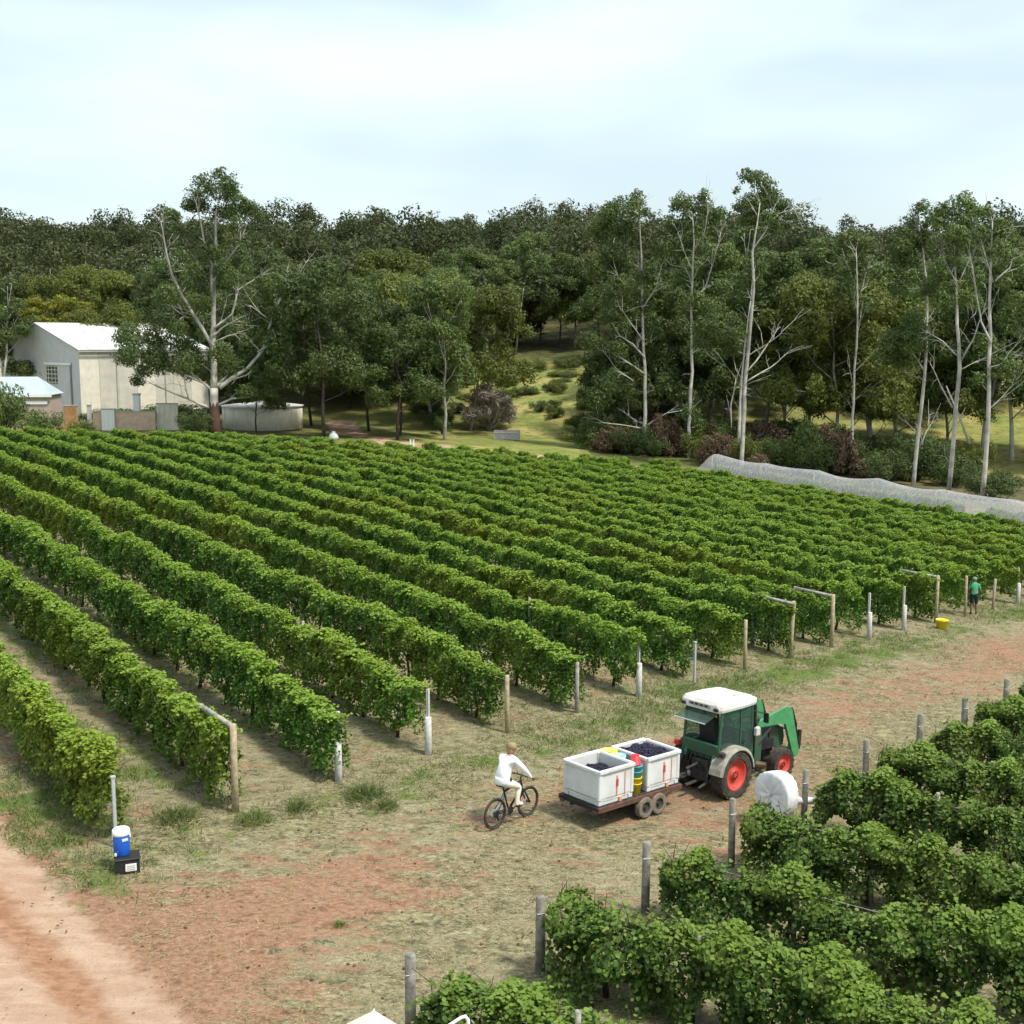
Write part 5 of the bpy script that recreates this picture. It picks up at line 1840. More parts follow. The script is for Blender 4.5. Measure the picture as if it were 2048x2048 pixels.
# ---------------------------------------------------------------- trailer, bins, buckets
TH = R(41)
TD = np.array([math.cos(TH), math.sin(TH)])
TN = np.array([TD[1], -TD[0]])
t_rear = (np.array([1.10, 25.46]) + np.array([1.86, 24.78])) / 2   # middle of the tail edge
tcn = t_rear + TD * 1.2
tzg = tz(*tcn)
TRL = empty('trailer', (tcn[0], tcn[1], tzg), TH, 'low rusty flatbed trailer with tandem wheels behind the tractor', 'trailer')
TRL.rotation_euler = (0, math.atan((tz(*(tcn - TD)) - tz(*(tcn + TD))) / 2), TH)
LEN, WID, DK = 2.55, 1.16, .50
dk = MB().box((0, 0, DK - .03), (LEN, WID, .05)).build('deck', M['black'], TRL)
for s in (-1, 1):
    MB().box((0, s * (WID / 2 + .015), DK - .045), (LEN + .06, .05, .10)).build('side_rail', M['rust'], TRL)
for x in (-LEN / 2 - .01, LEN / 2 + .01):
    MB().box((x, 0, DK - .045), (.05, WID - .03, .09)).build('end_rail', M['black'], TRL)
for k in range(9):
    MB().box((-LEN / 2 + .16 + k * .28, 0, DK + .002), (.26, WID - .06, .02)).build('plank', M['grime'], dk)
m = MB()
for s in (-1, 1):
    m.box((0, s * .32, DK - .12), (LEN - .1, .06, .12))
m.box((.12, 0, .30), (.08, 1.0, .08)).box((.48, 0, .30), (.08, 1.0, .08)).box((.30, -.42, .34), (.7, .05, .08)).box((.30, .42, .34), (.7, .05, .08))
m.build('underframe', M['grime'], TRL)
m = MB()
m.tube([(LEN / 2 - .1, -.36, DK - .12), (LEN / 2 + .72, 0, .42), (LEN / 2 + .95, 0, .42)], .04, 6)
m.tube([(LEN / 2 - .1, .36, DK - .12), (LEN / 2 + .72, 0, .42)], .04, 6)
m.build('drawbar', M['grime'], TRL)
MB().lathe([(.05, .34), (.07, .40), (.07, .46), (.03, .50), (0, .51)], (LEN / 2 + .95, 0, 0), n=10).build('coupling', M['steel'], TRL, True)
for s in (-1, 1):
    for x in (.10, .52):
        wheel(TRL, 'wheel', (x, s * .60, .235), .235, .15, .125, 0, s, M['tyre_dusty'], M['grime'], 4)
    MB().box((-LEN / 2 - .03, s * .5, DK - .10), (.03, .12, .07)).build('tail_light', M['rust'], TRL)
m = MB().tube([(-LEN / 2 + .1, -.45, DK - .1), (-LEN / 2 + .1, -.45, .18)], .03, 6)
m.build('prop_stand', M['grime'], TRL)


def on_deck(x, y, z=DK + .014):
    return TRL.matrix_world_calc @ Vector((x, y, z)) if hasattr(TRL, 'matrix_world_calc') else Matrix.Translation(TRL.location) @ TRL.rotation_euler.to_matrix().to_4x4() @ Vector((x, y, z))


def harvest_bin(x, label, fill):
    o = empty('harvest_bin', on_deck(x, 0), 0, label, 'bin', 'white harvest bins on the trailer')
    o.rotation_euler = TRL.rotation_euler
    L_, W_, H_, t = 1.02, 1.06, .68, .045
    z0 = .09
    m = MB()
    m.box((0, 0, z0 + .03), (L_, W_, .06))
    m.box((0, -W_ / 2 + t / 2, z0 + H_ / 2 + .003), (L_, t, H_ - .06)).box((0, W_ / 2 - t / 2, z0 + H_ / 2 + .003), (L_, t, H_ - .06))
    m.box((-L_ / 2 + t / 2, 0, z0 + H_ / 2 + .003), (t, W_ - 2 * t, H_ - .06)).box((L_ / 2 - t / 2, 0, z0 + H_ / 2 + .003), (t, W_ - 2 * t, H_ - .06))
    body = m.build('body', M['bin_white'], o)
    for s in (-1, 1):
        MB().box((0, s * (W_ / 2 + .008), z0 + H_ - .04), (L_ + .05, .07, .085), bevel=.015).build('rim', M['bin_white'], o)
        MB().box((s * (L_ / 2 + .008), 0, z0 + H_ - .04), (.07, W_ - .07, .083), bevel=.015).build('rim', M['bin_white'], o)
        for k in (-1, 1):
            MB().box((k * (L_ / 2 - .03), s * (W_ / 2 - .03), z0 + H_ / 2), (.10, .10, H_ - .02), bevel=.03).build('corner_rib', M['bin_white'], o)
        MB().box((0, s * (W_ / 2 - .07), z0 / 2), (L_ - .26, .12, z0), bevel=.01).build('skid', M['bin_white'], o)
        MB().box((s * (L_ / 2 - .06), 0, z0 / 2), (.10, W_ - .26, z0 - .003), bevel=.01).build('skid', M['bin_white'], o)
        for k in (-1, 1):
            MB().box((k * (L_ / 2 - .06), s * (W_ / 2 - .06), z0 / 2), (.12, .12, z0 - .006), bevel=.01).build('foot', M['bin_white'], o)
    MB().box((.02, -W_ / 2 - .012, z0 + H_ * .42), (.035, .012, H_ * .62)).build('orange_stripe', M['orange_mark'], o)
    MB().box((.26, -W_ / 2 - .010, z0 + H_ * .42), (.016, .012, H_ * .74)).build('orange_stripe', M['orange_mark'], o)
    MB().box((.02, -W_ / 2 - .020, z0 + H_ * .50), (.05, .012, .16)).build('red_label', M['red_mark'], o)
    MB().box((.12, -W_ / 2 - .014, z0 * .55), (.07, .03, z0)).build('orange_foot_mark', M['orange_mark'], o)
    # the fruit
    r = np.random.RandomState(int(x * 100) + 900)
    n = 1500
    gx_, gy_ = r.uniform(-L_ / 2 + .07, L_ / 2 - .07, n), r.uniform(-W_ / 2 + .07, W_ / 2 - .07, n)
    gz_ = z0 + H_ * fill + .06 * np.cos(gx_ * 3) * np.cos(gy_ * 3) + .03 * np.sin(gx_ * 14) * np.sin(gy_ * 17) + r.uniform(-.03, .02, n)
    s_ = r.uniform(.016, .026, n)
    oc = np.array([[1, 0, 0], [-1, 0, 0], [0, 1, 0], [0, -1, 0], [0, 0, 1], [0, 0, -1]])
    of = np.array([[0, 2, 4], [2, 1, 4], [1, 3, 4], [3, 0, 4], [2, 0, 5], [1, 2, 5], [3, 1, 5], [0, 3, 5]])
    GV = (np.stack([gx_, gy_, gz_], 1)[:, None] + oc[None] * s_[:, None, None]).reshape(-1, 3)
    GFc = (of[None] + (np.arange(n) * 6)[:, None, None]).reshape(-1, 3)
    g = link('grapes', np_mesh('grapes', GV, GFc, M['grape'], True))
    g.location = o.location
    g.rotation_euler = o.rotation_euler
    tag(g, 'dark purple grapes filling the front white bin' if fill > .7 else 'dark grapes low in the rear white bin', 'grapes', kind='stuff')
    mm = MB()
    mm.box((0, 0, (z0 + .06 + z0 + H_ * fill - .0) / 2), (L_ - 2 * t - .01, W_ - 2 * t - .01, H_ * fill - .06))
    mm.build('fruit_layer', M['grape'], g)
    return o


harvest_bin(-.72, 'rear white harvest bin on the trailer, nearer the cyclist', .60)
harvest_bin(.76, 'front white harvest bin heaped with dark grapes, next to the tractor', .86)


def bucket_mesh(r0, r1, h, m_, name='bucket', handle=True):
    m = MB()
    m.lathe([(0, 0), (r0, 0), (r1, h * .9), (r1 * 1.07, h * .9), (r1 * 1.07, h), (r1 * .97, h), (r0 * .95, .02), (0, .02)], n=20)
    return m


def bucket(loc, r0, r1, h, m_, label, flip=False, group=None, rot=None):
    o = empty('bucket', loc, 0, label, 'bucket', group)
    if rot is not None:
        o.rotation_euler = rot
    if flip:
        mm = MB().lathe([(r1 * 1.07, 0), (r1 * 1.07, h * .1), (r1, h * .1), (r0, h), (0, h)], n=20)
        mm.build('shell', m_, o, True)
        MB().lathe([(r0 * .8, h), (r0 * .82, h + .012), (r0 * .7, h + .012), (0, h + .006)], n=20).build('base_ring', m_, o, True)
    else:
        bucket_mesh(r0, r1, h, m_).build('shell', m_, o, True)
        hp = [(r1 * 1.05 * math.cos(t), r1 * 1.05 * math.sin(t) * .85, h * .92 - .03 * math.sin(t)) for t in np.linspace(0, math.pi, 11)]
        MB().tube(hp, .006, 5).build('handle', M['wire'], o)
    return o


GB = 'picking buckets stacked between the bins'
bx_, by_ = .03, -.40
bucket(on_deck(bx_, by_), .10, .125, .24, M['yellow'], 'lowest yellow bucket of the stack between the bins', False, GB)
bucket(on_deck(bx_, by_, DK + .014 + .13), .10, .128, .24, M['yellow'], 'upper yellow bucket of the stack between the bins', False, GB)
bucket(on_deck(bx_, by_, DK + .014 + .29), .10, .128, .22, M['teal'], 'lower teal bucket of the stack between the bins', False, GB)
bucket(on_deck(bx_, by_, DK + .014 + .41), .10, .128, .22, M['teal'], 'upper teal bucket of the stack between the bins', False, GB)
bucket(on_deck(bx_ - .02, by_ + .02, DK + .014 + .645), .085, .12, .20, M['red_plastic'], 'red bucket upside down on top of the stack between the bins', True, GB)
o = bucket(on_deck(.02, .12, DK + .014), .13, .16, .72, M['skyblue'], 'pale blue tub between the bins, behind the bucket stack', False, GB)
o = bucket(on_deck(.03, .44, DK + .014), .15, .19, .74, M['lemon'], 'lemon yellow tub at the far side between the bins', False, GB)
q = np.array([17.0, 47.6])
bucket((q[0], q[1], tz(*q)), .19, .235, .36, M['yellow'], 'yellow bucket on the ground by the vine posts')

# ---------------------------------------------------------------- drink cooler on its crate
q = np.array([-7.28, 22.15])
zc = tz(*q)
cr = empty('black_crate', (q[0], q[1], zc), R(20), 'black plastic crate with a white label under the blue cooler', 'crate')
m = MB()
m.box((0, 0, .03), (.44, .40, .04)).box((0, -.19, .16), (.44, .02, .24)).box((0, .19, .16), (.44, .02, .24)).box((-.21, 0, .16), (.02, .36, .24)).box((.21, 0, .16), (.02, .36, .24))
m.build('box', M['black'], cr)
MB().box((0, 0, .285), (.47, .43, .03), bevel=.01).build('lid', M['black'], cr)
MB().box((.06, -.205, .13), (.20, .012, .14)).build('label', M['label_white'], cr)
for k in range(3):
    MB().box((.06, -.213, .09 + k * .035), (.15, .004, .012)).build('print_line', M['dust_grey'], cr)
co = empty('drink_cooler', (q[0] - .10, q[1] + .03, zc + .301), R(20), 'blue drink cooler with white lid standing on a black crate', 'cooler')
MB().lathe([(.135, 0), (.148, .02), (.152, .20), (.156, .40), (.150, .42), (0, .42)], n=28).build('body', M['blue'], co, True)
MB().lathe([(.162, .40), (.166, .43), (.162, .49), (.14, .515), (.06, .52), (0, .52)], n=28).build('lid', M['white_plastic'], co, True)
MB().box((.06, -.145, .33), (.12, .016, .06), (0, 0, .35), bevel=.004).build('brand_label', M['label_blue'], co)
MB().box((.06, -.154, .335), (.09, .01, .018), (0, 0, .35)).build('label_print', M['label_white'], co)
MB().lathe([(.022, -.04), (.022, 0), (.012, .01), (0, .01)], (-.12, -.115, .07), n=8).build('tap', M['white_plastic'], co)
for s in (-1, 1):
    MB().box((s * .158, 0, .36), (.02, .10, .05), bevel=.006).build('grip', M['white_plastic'], co)

# ---------------------------------------------------------------- cream canopy and white tube frame at the bottom edge
pk = Vector((-1.62, 11.75, 2.78))
o = empty('canopy', (pk.x, pk.y, tz(pk.x, pk.y)), R(45), 'peaked cream canvas canopy cut by the bottom edge', 'canopy')
hz = pk.z - o.location.z
cs = [(-1.25, -1.25, hz - .57), (1.25, -1.25, hz - .57), (1.25, 1.25, hz - .57), (-1.25, 1.25, hz - .57)]
for i in range(4):
    a, b = Vector(cs[i]), Vector(cs[(i + 1) % 4])
    pt = Vector((0, 0, hz))
    ml = (a + b) / 2 + Vector((0, 0, .05))
    MB().add([a, b, pt, a - Vector((0, 0, .18)), b - Vector((0, 0, .18))], [(0, 1, 2), (3, 4, 1, 0)]).build('canvas_panel', M['canvas'], o)
    MB().tube([Vector(cs[i]) + Vector((0, 0, .008)), pt + Vector((0, 0, .012))], .014, 5).build('seam_piping', M['white_plastic'], o)
    MB().tube([(cs[i][0] * .98, cs[i][1] * .98, -.05), (cs[i][0] * .98, cs[i][1] * .98, hz - .58)], .022, 6).build('leg', M['white_plastic'], o)
fb = Vector((-.57, 14.0, tz(-.57, 14.0)))
o = empty('tube_frame', fb, R(5), 'white bent tube frame at the bottom edge below the near vines', 'frame')
m = MB()
m.tube([(-.75, .25, 0), (-.66, .1, 1.25), (-.3, 0, 1.90), (-.05, 0, 2.06), (.0, 0, 2.075), (.035, 0, 2.03), (.04, 0, 1.5), (.03, 0, 0)], .022, 8)
m.build('bent_tube', M['white_plastic'], o, True)
m = MB()
m.tube([(-.66, .1, 1.25), (.04, 0, 1.2)], .016, 6)
m.tube([(-.68, .17, .5), (.035, 0, .45)], .016, 6)
m.build('cross_tube', M['white_plastic'], o, True)


# ---------------------------------------------------------------- people
def skin_figure(name, J, E_, parent, mats, pick, root='pelvis'):
    """J: name -> (co, (rx, ry)); E_: edges by name; one continuous skinned surface"""
    names = list(J)
    me = bpy.data.meshes.new(name)
    me.from_pydata([J[n][0] for n in names], [(names.index(a), names.index(b)) for a, b in E_], [])
    ob = bpy.data.objects.new(name + '_tmp', me)
    COL.objects.link(ob)
    md = ob.modifiers.new('skin', 'SKIN')
    md.use_smooth_shade = True
    lay = me.skin_vertices[0].data
    for i, n in enumerate(names):
        r = J[n][1]
        lay[i].radius = (r, r) if not hasattr(r, '__len__') else r
        lay[i].use_root = (n == root)
    sb = ob.modifiers.new('sub', 'SUBSURF')
    sb.levels = sb.render_levels = 2
    dg = bpy.context.evaluated_depsgraph_get()
    me2 = bpy.data.meshes.new_from_object(ob.evaluated_get(dg))
    bpy.data.objects.remove(ob)
    me2.name = name
    me2.materials.clear()
    for mm in mats:
        me2.materials.append(mm)
    P = np.array([J[n][0] for n in names])
    segs = [(n1, n2) for n1, n2 in E_]
    A = np.array([J[a][0] for a, b in segs])
    B = np.array([J[b][0] for a, b in segs])
    for p in me2.polygons:
        c = np.array(p.center)
        t = np.clip(np.sum((c - A) * (B - A), 1) / np.maximum(np.sum((B - A) ** 2, 1), 1e-9), 0, 1)
        dd = np.linalg.norm(A + (B - A) * t[:, None] - c, axis=1)
        k = int(np.argmin(dd))
        p.material_index = pick(segs[k], c)
        p.use_smooth = True
    return link(name, me2, parent)


def hand(J, E_, s, wrist, d, side, up, grip=True):
    """palm, four fingers and a thumb; d = pointing direction, side = towards the thumb"""
    d, side, up = Vector(d).normalized(), Vector(side).normalized(), Vector(up).normalized()
    w = Vector(wrist)
    J[s + 'palm'] = (tuple(w + d * .07), (.020, .038))
    E_.append((s + 'wr', s + 'palm'))
    for i, ln in enumerate((.040, .046, .043, .034)):
        b = w + d * .095 + side * (.030 - .020 * i)
        J[s + f'f{i}a'] = (tuple(b), .011)
        c = b + d * ln * .8 - up * (.020 if grip else .006)
        J[s + f'f{i}b'] = (tuple(c), .0095)
        e = c + (d * -.1 - up * .9) * ln * .7 if grip else c + d * ln * .5 - up * .015
        J[s + f'f{i}c'] = (tuple(e), .008)
        E_ += [(s + 'palm', s + f'f{i}a'), (s + f'f{i}a', s + f'f{i}b'), (s + f'f{i}b', s + f'f{i}c')]
    t1 = w + d * .035 + side * .035
    J[s + 't1'] = (tuple(t1), .012)
    t2 = t1 + d * .03 + side * .015 - up * .02
    J[s + 't2'] = (tuple(t2), .010)
    t3 = t2 + d * .022 - up * .018
    J[s + 't3'] = (tuple(t3), .008)
    E_ += [(s + 'wr', s + 't1'), (s + 't1', s + 't2'), (s + 't2', s + 't3')]


# bicycle, local x forward
rear, front = np.array([-0.36, 24.62]), np.array([0.31, 25.36])
bd = (front - rear) / np.linalg.norm(front - rear)
BH = math.atan2(bd[1], bd[0])
WB, WR = 1.04, .335
bz = (tz(*rear) + tz(*front)) / 2
BK = empty('bicycle', (rear[0], rear[1], tz(*rear) + .0), BH, 'black mountain bicycle ridden across the headland', 'bicycle')
BK.rotation_euler = (0, math.atan((tz(*rear) - tz(*(rear + bd * WB))) / WB), BH)


def bike_wheel(x):
    e = link('wheel', None, BK, (x, 0, WR))
    m = MB()
    m.tube([((WR - .025) * math.cos(t), 0, (WR - .025) * math.sin(t)) for t in np.linspace(0, 2 * math.pi, 41)], .026, 8, False)
    m.build('tyre', M['tyre'], e, True)
    m = MB()
    m.tube([((WR - .058) * math.cos(t), 0, (WR - .058) * math.sin(t)) for t in np.linspace(0, 2 * math.pi, 41)], .011, 6, False)
    m.build('rim', M['black'], e, True)
    m = MB()
    for k in range(16):
        t = 2 * math.pi * k / 16
        m.tube([(.02 * math.cos(t + .5), .025 * (-1) ** k, .02 * math.sin(t + .5)), ((WR - .06) * math.cos(t), 0, (WR - .06) * math.sin(t))], .0016, 3, False)
    m.build('spokes', M['wire'], e)
    MB().lathe([(.0, -.05), (.025, -.05), (.02, -.03), (.02, .03), (.025, .05), (0, .05)], axis='y', n=10).build('hub', M['black'], e, True)
    MB().lathe([(.085, .032), (.085, .035), (.05, .035), (.05, .032)], axis='y', n=24).build('disc', M['steel'], e)
    return e


w0 = bike_wheel(0)
bike_wheel(WB)
MB().lathe([(.0, -.055), (.07, -.055), (.085, -.045), (.06, -.03), (.04, -.03), (0, -.03)], axis='y', n=18).build('cassette', M['black'], w0)
fr = MB()
bb, hdT, hdB, stp = (.42, 0, .31), (.80, 0, .86), (.83, 0, .70), (.27, 0, .74)
fr.tube([bb, hdB], .024, 8).tube([bb, stp], .019, 8).tube([stp, hdT], .020, 8).tube([hdB, hdT], .024, 8)
for s in (-1, 1):
    fr.tube([(0, s * .06, WR), (.40, s * .03, .31)], .011, 6).tube([(0, s * .06, WR), (.28, s * .02, .70)], .010, 6)
fr.build('frame', M['black'], BK, True)
m = MB()
for s in (-1, 1):
    m.tube([(.84, s * .055, .66), (WB, s * .055, WR)], .018, 8)
m.tube([(.84, -.06, .66), (.84, .06, .66)], .022, 8).tube([hdB, (.84, 0, .64)], .02, 8)
m.build('fork', M['black'], BK, True)
MB().tube([stp, (.235, 0, .90)], .014, 8).build('seat_post', M['black'], BK, True)
m = MB()
V, F = [], []
for i, (xx, w, zz) in enumerate(((.09, .075, .925), (.16, .07, .93), (.26, .035, .925), (.36, .02, .915))):
    V += [(xx, -w, zz - .025), (xx, w, zz - .025), (xx, w * .8, zz), (xx, 0, zz + .012), (xx, -w * .8, zz)]
for i in range(3):
    for k in range(5):
        F.append((i * 5 + k, i * 5 + (k + 1) % 5, (i + 1) * 5 + (k + 1) % 5, (i + 1) * 5 + k))
F += [(4, 3, 2, 1, 0), (15, 16, 17, 18, 19)]
m.add(V, F).build('saddle', M['black'], BK, True)
m = MB()
m.tube([hdT, (.79, 0, .93), (.85, 0, .95)], .017, 8)
m.tube([(.84, -.34, .965), (.85, -.12, .955), (.85, .12, .955), (.84, .34, .965)], .013, 8)
hb = m.build('handlebar', M['black'], BK, True)
for s in (-1, 1):
    MB().tube([(.84, s * .23, .962), (.838, s * .345, .966)], .018, 8).build('grip', M['tyre'], hb)
    MB().tube([(.87, s * .22, .95), (.91, s * .27, .935), (.90, s * .33, .93)], .007, 5).build('brake_lever', M['black'], hb)
CA = R(25)
m = MB()
m.lathe([(.0, -.062), (.085, -.062), (.09, -.056), (.085, -.05), (0, -.05)], (bb[0], 0, bb[2]), 'y', 24)
ck = {}
for s, t in ((-1, CA), (1, CA + math.pi)):
    e = (bb[0] + .17 * math.cos(t), s * .09, bb[2] + .17 * math.sin(t))
    m.tube([(bb[0], s * .07, bb[2]), e], .012, 6)
    m.box((e[0], s * .14, e[2]), (.09, .09, .022))
    ck[s] = e
m.build('crankset', M['black'], BK)
m = MB()
for dz_ in (.075, -.075):
    m.tube([(0, -.056, WR + dz_ * .8), (bb[0], -.056, bb[2] + dz_ * 1.1)], .006, 4)
m.build('chain', M['black'], BK)
MB().tube([(.0, -.07, WR - .02), (.03, -.07, WR - .14), (.07, -.065, WR - .12)], .016, 6).build('derailleur', M['black'], BK)

# the rider
RD = empty('person', BK.location, 0, 'person in white shirt and cream trousers riding the bicycle', 'person')
RD.rotation_euler = BK.rotation_euler
J, E_ = {}, []
J['pelvis'] = ((.20, 0, 1.0), (.145, .175))
J['waist'] = ((.24, 0, 1.14), (.140, .180))
J['chest'] = ((.34, 0, 1.32), (.145, .200))
J['upper'] = ((.40, 0, 1.43), (.115, .15))
J['neck'] = ((.46, -.005, 1.52), .055)
J['jaw'] = ((.50, -.01, 1.585), (.072, .066))
J['skull'] = ((.50, -.012, 1.66), (.092, .078))
J['crown'] = ((.49, -.012, 1.715), (.06, .055))
J['nose'] = ((.602, -.03, 1.625), .012)
E_ += [('pelvis', 'waist'), ('waist', 'chest'), ('chest', 'upper'), ('upper', 'neck'), ('neck', 'jaw'), ('jaw', 'skull'), ('skull', 'crown'), ('jaw', 'nose')]
for s, sg in (('r', -1), ('l', 1)):
    J[s + 'sh'] = ((.41, sg * .185, 1.425), .078)
    J[s + 'el'] = ((.60, sg * .28, 1.20), .062)
    J[s + 'fa'] = ((.72, sg * .28, 1.08), .045)
    J[s + 'wr'] = ((.785, sg * .285, 1.005), .034)
    E_ += [('upper', s + 'sh'), (s + 'sh', s + 'el'), (s + 'el', s + 'fa'), (s + 'fa', s + 'wr')]
    hand(J, E_, s, J[s + 'wr'][0], (.75, 0, -.45), (0, -sg, 0), (.35, 0, .9))
    px_, pz_ = ck[sg][0], ck[sg][2]
    kn = (.56, sg * .13, .78) if pz_ > bb[2] else (.56, sg * .13, .66)
    kn = (.60, sg * .14, .80) if sg < 0 else (.50, sg * .14, .66)
    J[s + 'hip'] = ((.22, sg * .085, .97), .105)
    J[s + 'th'] = (((.22 + kn[0]) / 2, sg * .12, (.97 + kn[2]) / 2 + .01), .088)
    J[s + 'kn'] = (kn, .066)
    an = (px_ - .05, sg * .14, pz_ + .085)
    J[s + 'ca'] = ((kn[0] * .55 + an[0] * .45 - .02, sg * .14, kn[2] * .55 + an[2] * .45), .062)
    J[s + 'an'] = (an, .045)
    J[s + 'ft'] = ((px_ + .05, sg * .145, pz_ + .045), .040)
    J[s + 'to'] = ((px_ + .12, sg * .15, pz_ + .035), .030)
    J[s + 'he'] = ((px_ - .085, sg * .14, pz_ + .05), .034)
    E_ += [('pelvis', s + 'hip'), (s + 'hip', s + 'th'), (s + 'th', s + 'kn'), (s + 'kn', s + 'ca'), (s + 'ca', s + 'an'), (s + 'an', s + 'ft'), (s + 'ft', s + 'to'), (s + 'an', s + 'he')]


def pick_rider(seg, c):
    a, b = seg
    j = a + b
    if any(k in j for k in ('palm', 'f0', 'f1', 'f2', 'f3', 't1', 't2', 't3')):
        return 0
    if b in ('jaw', 'skull', 'crown', 'nose') or (b == 'neck' and c[2] > 1.48):
        return 0
    if b in ('rft', 'lft', 'rto', 'lto', 'rhe', 'lhe'):
        return 3
    if b in ('rth', 'lth', 'rkn', 'lkn', 'rca', 'lca', 'ran', 'lan', 'rhip', 'lhip'):
        return 2 if c[2] < .97 else 1
    return 1


skin_figure('body', J, E_, RD, [M['skin'], M['shirt_white'], M['trouser_cream'], M['label_white']], pick_rider)
m = MB()
m.lathe([(.098, 1.63), (.104, 1.68), (.088, 1.735), (.05, 1.762), (0, 1.768)], (.483, -.012, 0), n=16)
m.add([(.40, -.085, 1.70), (.40, .062, 1.70), (.375, .045, 1.58), (.375, -.068, 1.58), (.43, -.09, 1.56), (.43, .066, 1.56)], [(0, 1, 2, 3), (0, 3, 4), (1, 5, 2)])
m.build('hair', M['hair_blond'], RD, True)
m = MB()
m.lathe([(.135, 0), (.15, .05), (.148, .12), (.14, .16)], (.21, 0, .93), n=18)
sh = m.build('shirt_hem', M['shirt_white'], RD, True)
sh.scale = (1, 1.15, 1)
MB().box((.30, -.165, 1.03), (.05, .02, .08), bevel=.006).build('hip_pouch', M['black'], RD)

# the picker in green, seen from behind
q = np.array([19.6, 51.2])
PG = empty('person', (q[0], q[1], tz(*q)), R(80), 'person in green shirt, dark shorts and cap seen from behind by the posts', 'person')
J, E_ = {}, []
J['pelvis'] = ((0, 0, .90), (.12, .165))
J['waist'] = ((.0, 0, 1.05), (.11, .155))
J['chest'] = ((.02, 0, 1.25), (.12, .185))
J['upper'] = ((.02, 0, 1.36), (.09, .14))
J['neck'] = ((.04, 0, 1.45), .055)
J['jaw'] = ((.075, 0, 1.51), (.07, .065))
J['skull'] = ((.07, 0, 1.585), (.09, .076))
J['crown'] = ((.06, 0, 1.64), (.06, .055))
J['nose'] = ((.175, .0, 1.55), .012)
E_ += [('pelvis', 'waist'), ('waist', 'chest'), ('chest', 'upper'), ('upper', 'neck'), ('neck', 'jaw'), ('jaw', 'skull'), ('skull', 'crown'), ('jaw', 'nose')]
for s, sg in (('r', -1), ('l', 1)):
    J[s + 'sh'] = ((.02, sg * .185, 1.36), .07)
    J[s + 'el'] = ((.02, sg * .255, 1.08), .05)
    J[s + 'fa'] = ((.10, sg * .25, .97), .043)
    J[s + 'wr'] = ((.20, sg * .22, .90), .033)
    E_ += [('upper', s + 'sh'), (s + 'sh', s + 'el'), (s + 'el', s + 'fa'), (s + 'fa', s + 'wr')]
    hand(J, E_, s, J[s + 'wr'][0], (.8, -sg * .2, -.4), (0, -sg, .2), (.3, 0, .9), False)
    J[s + 'hip'] = ((0, sg * .09, .86), .105)
    J[s + 'th'] = ((.01, sg * .10, .66), .088)
    J[s + 'kn'] = ((.02, sg * .105, .47), .062)
    J[s + 'ca'] = ((-.01, sg * .11, .32), .060)
    J[s + 'an'] = ((-.02, sg * .11, .09), .040)
    J[s + 'ft'] = ((.06, sg * .12, .045), .042)
    J[s + 'to'] = ((.15, sg * .13, .03), .030)
    J[s + 'he'] = ((-.06, sg * .11, .045), .034)
    E_ += [('pelvis', s + 'hip'), (s + 'hip', s + 'th'), (s + 'th', s + 'kn'), (s + 'kn', s + 'ca'), (s + 'ca', s + 'an'), (s + 'an', s + 'ft'), (s + 'ft', s + 'to'), (s + 'an', s + 'he')]


def pick_green(seg, c):
    a, b = seg
    j = a + b
    if any(k in j for k in ('palm', 'f0', 'f1', 'f2', 'f3', 't1', 't2', 't3')) or b in ('jaw', 'skull', 'crown', 'nose', 'rfa', 'lfa', 'rwr', 'lwr'):
        return 0
    if b in ('rel', 'lel'):
        return 1 if c[2] > 1.2 else 0
    if b in ('rft', 'lft', 'rto', 'lto', 'rhe', 'lhe'):
        return 2
    if b in ('rhip', 'lhip', 'rth', 'lth', 'rkn', 'lkn') or b == 'waist' and c[2] < .93:
        return 2 if c[2] > .5 else 0
    if b in ('rca', 'lca', 'ran', 'lan'):
        return 0
    return 1


skin_figure('body', J, E_, PG, [M['skin_tan'], M['shirt_green'], M['short_dark']], pick_green)
m = MB()
m.lathe([(.100, 1.58), (.104, 1.62), (.085, 1.685), (.04, 1.705), (0, 1.708)], (.062, 0, 0), n=16)
m.prism([(.14, -.07), (.21, -.06), (.24, 0), (.21, .06), (.14, .07)], 1.59, 1.603, 'xy')
m.build('cap', M['cap_grey'], PG, True)
PG.scale = (.94, .94, .94)

# ---------------------------------------------------------------- grass and litter
rng = np.random.RandomState(12)


def blades(P, L, w, rng, spread=.5, up=1.0):
    """bent two-piece grass blades"""
    n = len(P)
    d = np.stack([rng.normal(0, spread, n), rng.normal(0, spread, n), np.full(n, up) * rng.uniform(.6, 1.2, n)], 1)
    d = unit(d)
    sd = unit(np.cross(d, rng.normal(0, 1, (n, 3))))
    L = (L * rng.uniform(.5, 1.3, n))[:, None]
    mid = P + d * L * .6
    top_end = P + d * L + np.stack([d[:, 0], d[:, 1], -np.abs(d[:, 2]) * .35], 1) * L * .35
    w = np.asarray(w)
    V = np.stack([P - sd * w, P + sd * w, mid + sd * w * .75, mid - sd * w * .75, mid + sd * w * .75, top_end + sd * w * .1, top_end - sd * w * .1, mid - sd * w * .75], 1)
    return V.reshape(-1, 3)


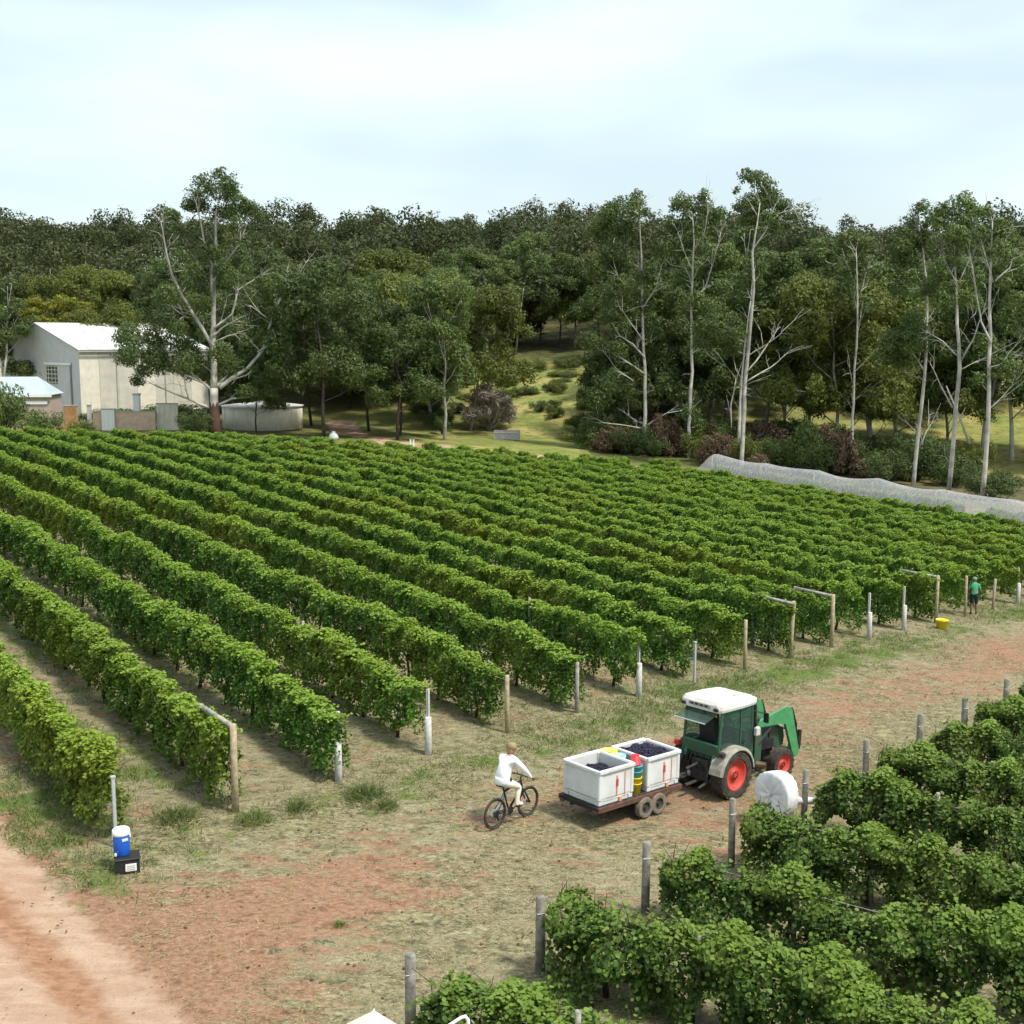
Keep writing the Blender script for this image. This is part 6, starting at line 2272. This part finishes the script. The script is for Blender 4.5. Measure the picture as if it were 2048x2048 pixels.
def lane_pts(n, fn, road=1):
    out = []
    tot = 0
    while tot < n:
        m_ = n * 3
        x, y = rng.uniform(-16, 26, m_), rng.uniform(14, 62, m_)
        ok = (np.abs(x) < .42 * y + 1.5)
        d_ = (x - P1[0]) * -HD[1] + (y - P1[1]) * HD[0]
        a_ = (x - P1[0]) * HD[0] + (y - P1[1]) * HD[1]
        rd = (x + 10.78) * .757 + (y - 24.81) * .654         # > 0: field side of the road
        pr = fn(x, y, d_, a_) * (rd > (-.1 + .35 * lump(x, y, 1.5, 31)) * road + (road - 1) * 9)
        ok &= rng.uniform(0, 1, m_) < pr
        out.append(np.stack([x[ok], y[ok]], 1))
        tot += ok.sum()
    return np.concatenate(out)[:n]


def tufts(c, per, rad, rng):
    P = np.repeat(c, per, 0) + rng.normal(0, rad, (len(c) * per, 2))
    return np.stack([P[:, 0], P[:, 1], terr(P[:, 0], P[:, 1]) - .01], 1)


near = lambda y: np.clip(1.25 - (y - 16) / 40, .25, 1)
c1 = lane_pts(15000, lambda x, y, d, a: np.clip(.55 + .5 * lump(x, y, .8, 41), .05, 1) * (d < 2.0) * near(y))
P = tufts(c1, 7, .09, rng)
V = blades(P, .12, .0055, rng, 1.1, .35)
tag(link('dry_grass', np_mesh('dry_grass', V, quads(len(V) // 4), M['straw'])), 'dry straw litter strewn over the headland', 'dry grass', kind='stuff')
c2 = lane_pts(5200, lambda x, y, d, a: np.clip(np.exp(-((d + .9) / 1.3) ** 2) * (.5 + .7 * lump(a, d, .35, 9)) + .25 * (d > .6) * (.4 + .6 * lump(x, y, .3, 10)) + 1.0 * np.exp(-((x + 9.8) / 1.7) ** 2 - ((y - 25.5) / 2.6) ** 2), 0, 1) * near(y))
P = tufts(c2, 9, .10, rng)
V = blades(P, .17, .007, rng, .6, 1.0)
tag(link('grass', np_mesh('grass', V, quads(len(V) // 4), M['grass'])), 'short green grass along the ends of the vine rows', 'grass', kind='stuff')
for x, y, r_, h_, lab in [(-3.25, 26.1, .42, .34, 'dark bushy grass clump on the headland left of the cyclist'), (-2.75, 25.5, .22, .3, 'smaller grass clump beside the dark bushy one'),
                          (-7.0, 24.5, .42, .32, 'green weed clump between the first two posts by the cooler'), (-5.4, 24.6, .34, .28, 'weed clump at the foot of the timber strainer post'),
                          (-4.6, 25.3, .22, .28, 'low green weed clump right of the timber strainer post'), (-3.0, 20.2, .12, .12, 'tiny green tuft on bare soil near the bottom')]:
    n = int(1900 * r_)
    a_ = rng.uniform(0, 6.28, n)
    rr = r_ * np.sqrt(rng.uniform(0, 1, n)) * 1.1
    o = empty('weed_clump', (x, y, tz(x, y)), 0, lab, 'grass clump', 'grass clumps on the headland')
    P = np.stack([rr * np.cos(a_), rr * np.sin(a_), np.zeros(n) - .02], 1)
    P[:, 2] -= .5 * h_ * (rr / (r_ * 1.1)) ** 2
    V = blades(P, h_ * 1.15, .007, rng, .45, 1.0)
    link('blades', np_mesh('blades', V, quads(len(V) // 4), M['grass']), o)
    P = np.stack([rr[:n // 3] * np.cos(a_[:n // 3]) * 1.3, rr[:n // 3] * np.sin(a_[:n // 3]) * 1.3, np.zeros(n // 3) - .02], 1)
    V = blades(P, h_ * .6, .007, rng, .9, .8)
    link('dry_blades', np_mesh('dry_blades', V, quads(len(V) // 4), M['straw']), o)
# clods and leaf litter on the bare soil
n = 2600
cpt = lane_pts(n, lambda x, y, d, a: (d < 0) * near(y), 0)
s_ = .006 + .030 * rng.uniform(0, 1, n) ** 2.5
oc = np.array([[1, 0, 0], [-1, 0, 0], [0, 1, 0], [0, -1, 0], [0, 0, .7], [0, 0, -.7]])
of = np.array([[0, 2, 4], [2, 1, 4], [1, 3, 4], [3, 0, 4], [2, 0, 5], [1, 2, 5], [3, 1, 5], [0, 3, 5]])
ctr = np.stack([cpt[:, 0], cpt[:, 1], terr(cpt[:, 0], cpt[:, 1]) + .02], 1)
GV = (ctr[:, None] + oc[None] * (s_[:, None, None] * rng.uniform(.6, 1.4, (n, 6, 1)))).reshape(-1, 3)
GFc = (of[None] + (np.arange(n) * 6)[:, None, None]).reshape(-1, 3)
M['clod'] = mat('soil_clod', (0.15, 0.085, 0.055), .95, vary=.4, vscale=3)
tag(link('soil_clods', np_mesh('soil_clods', GV, GFc, M['clod'])), 'small dark soil clods scattered over the headland', 'clods', kind='stuff')
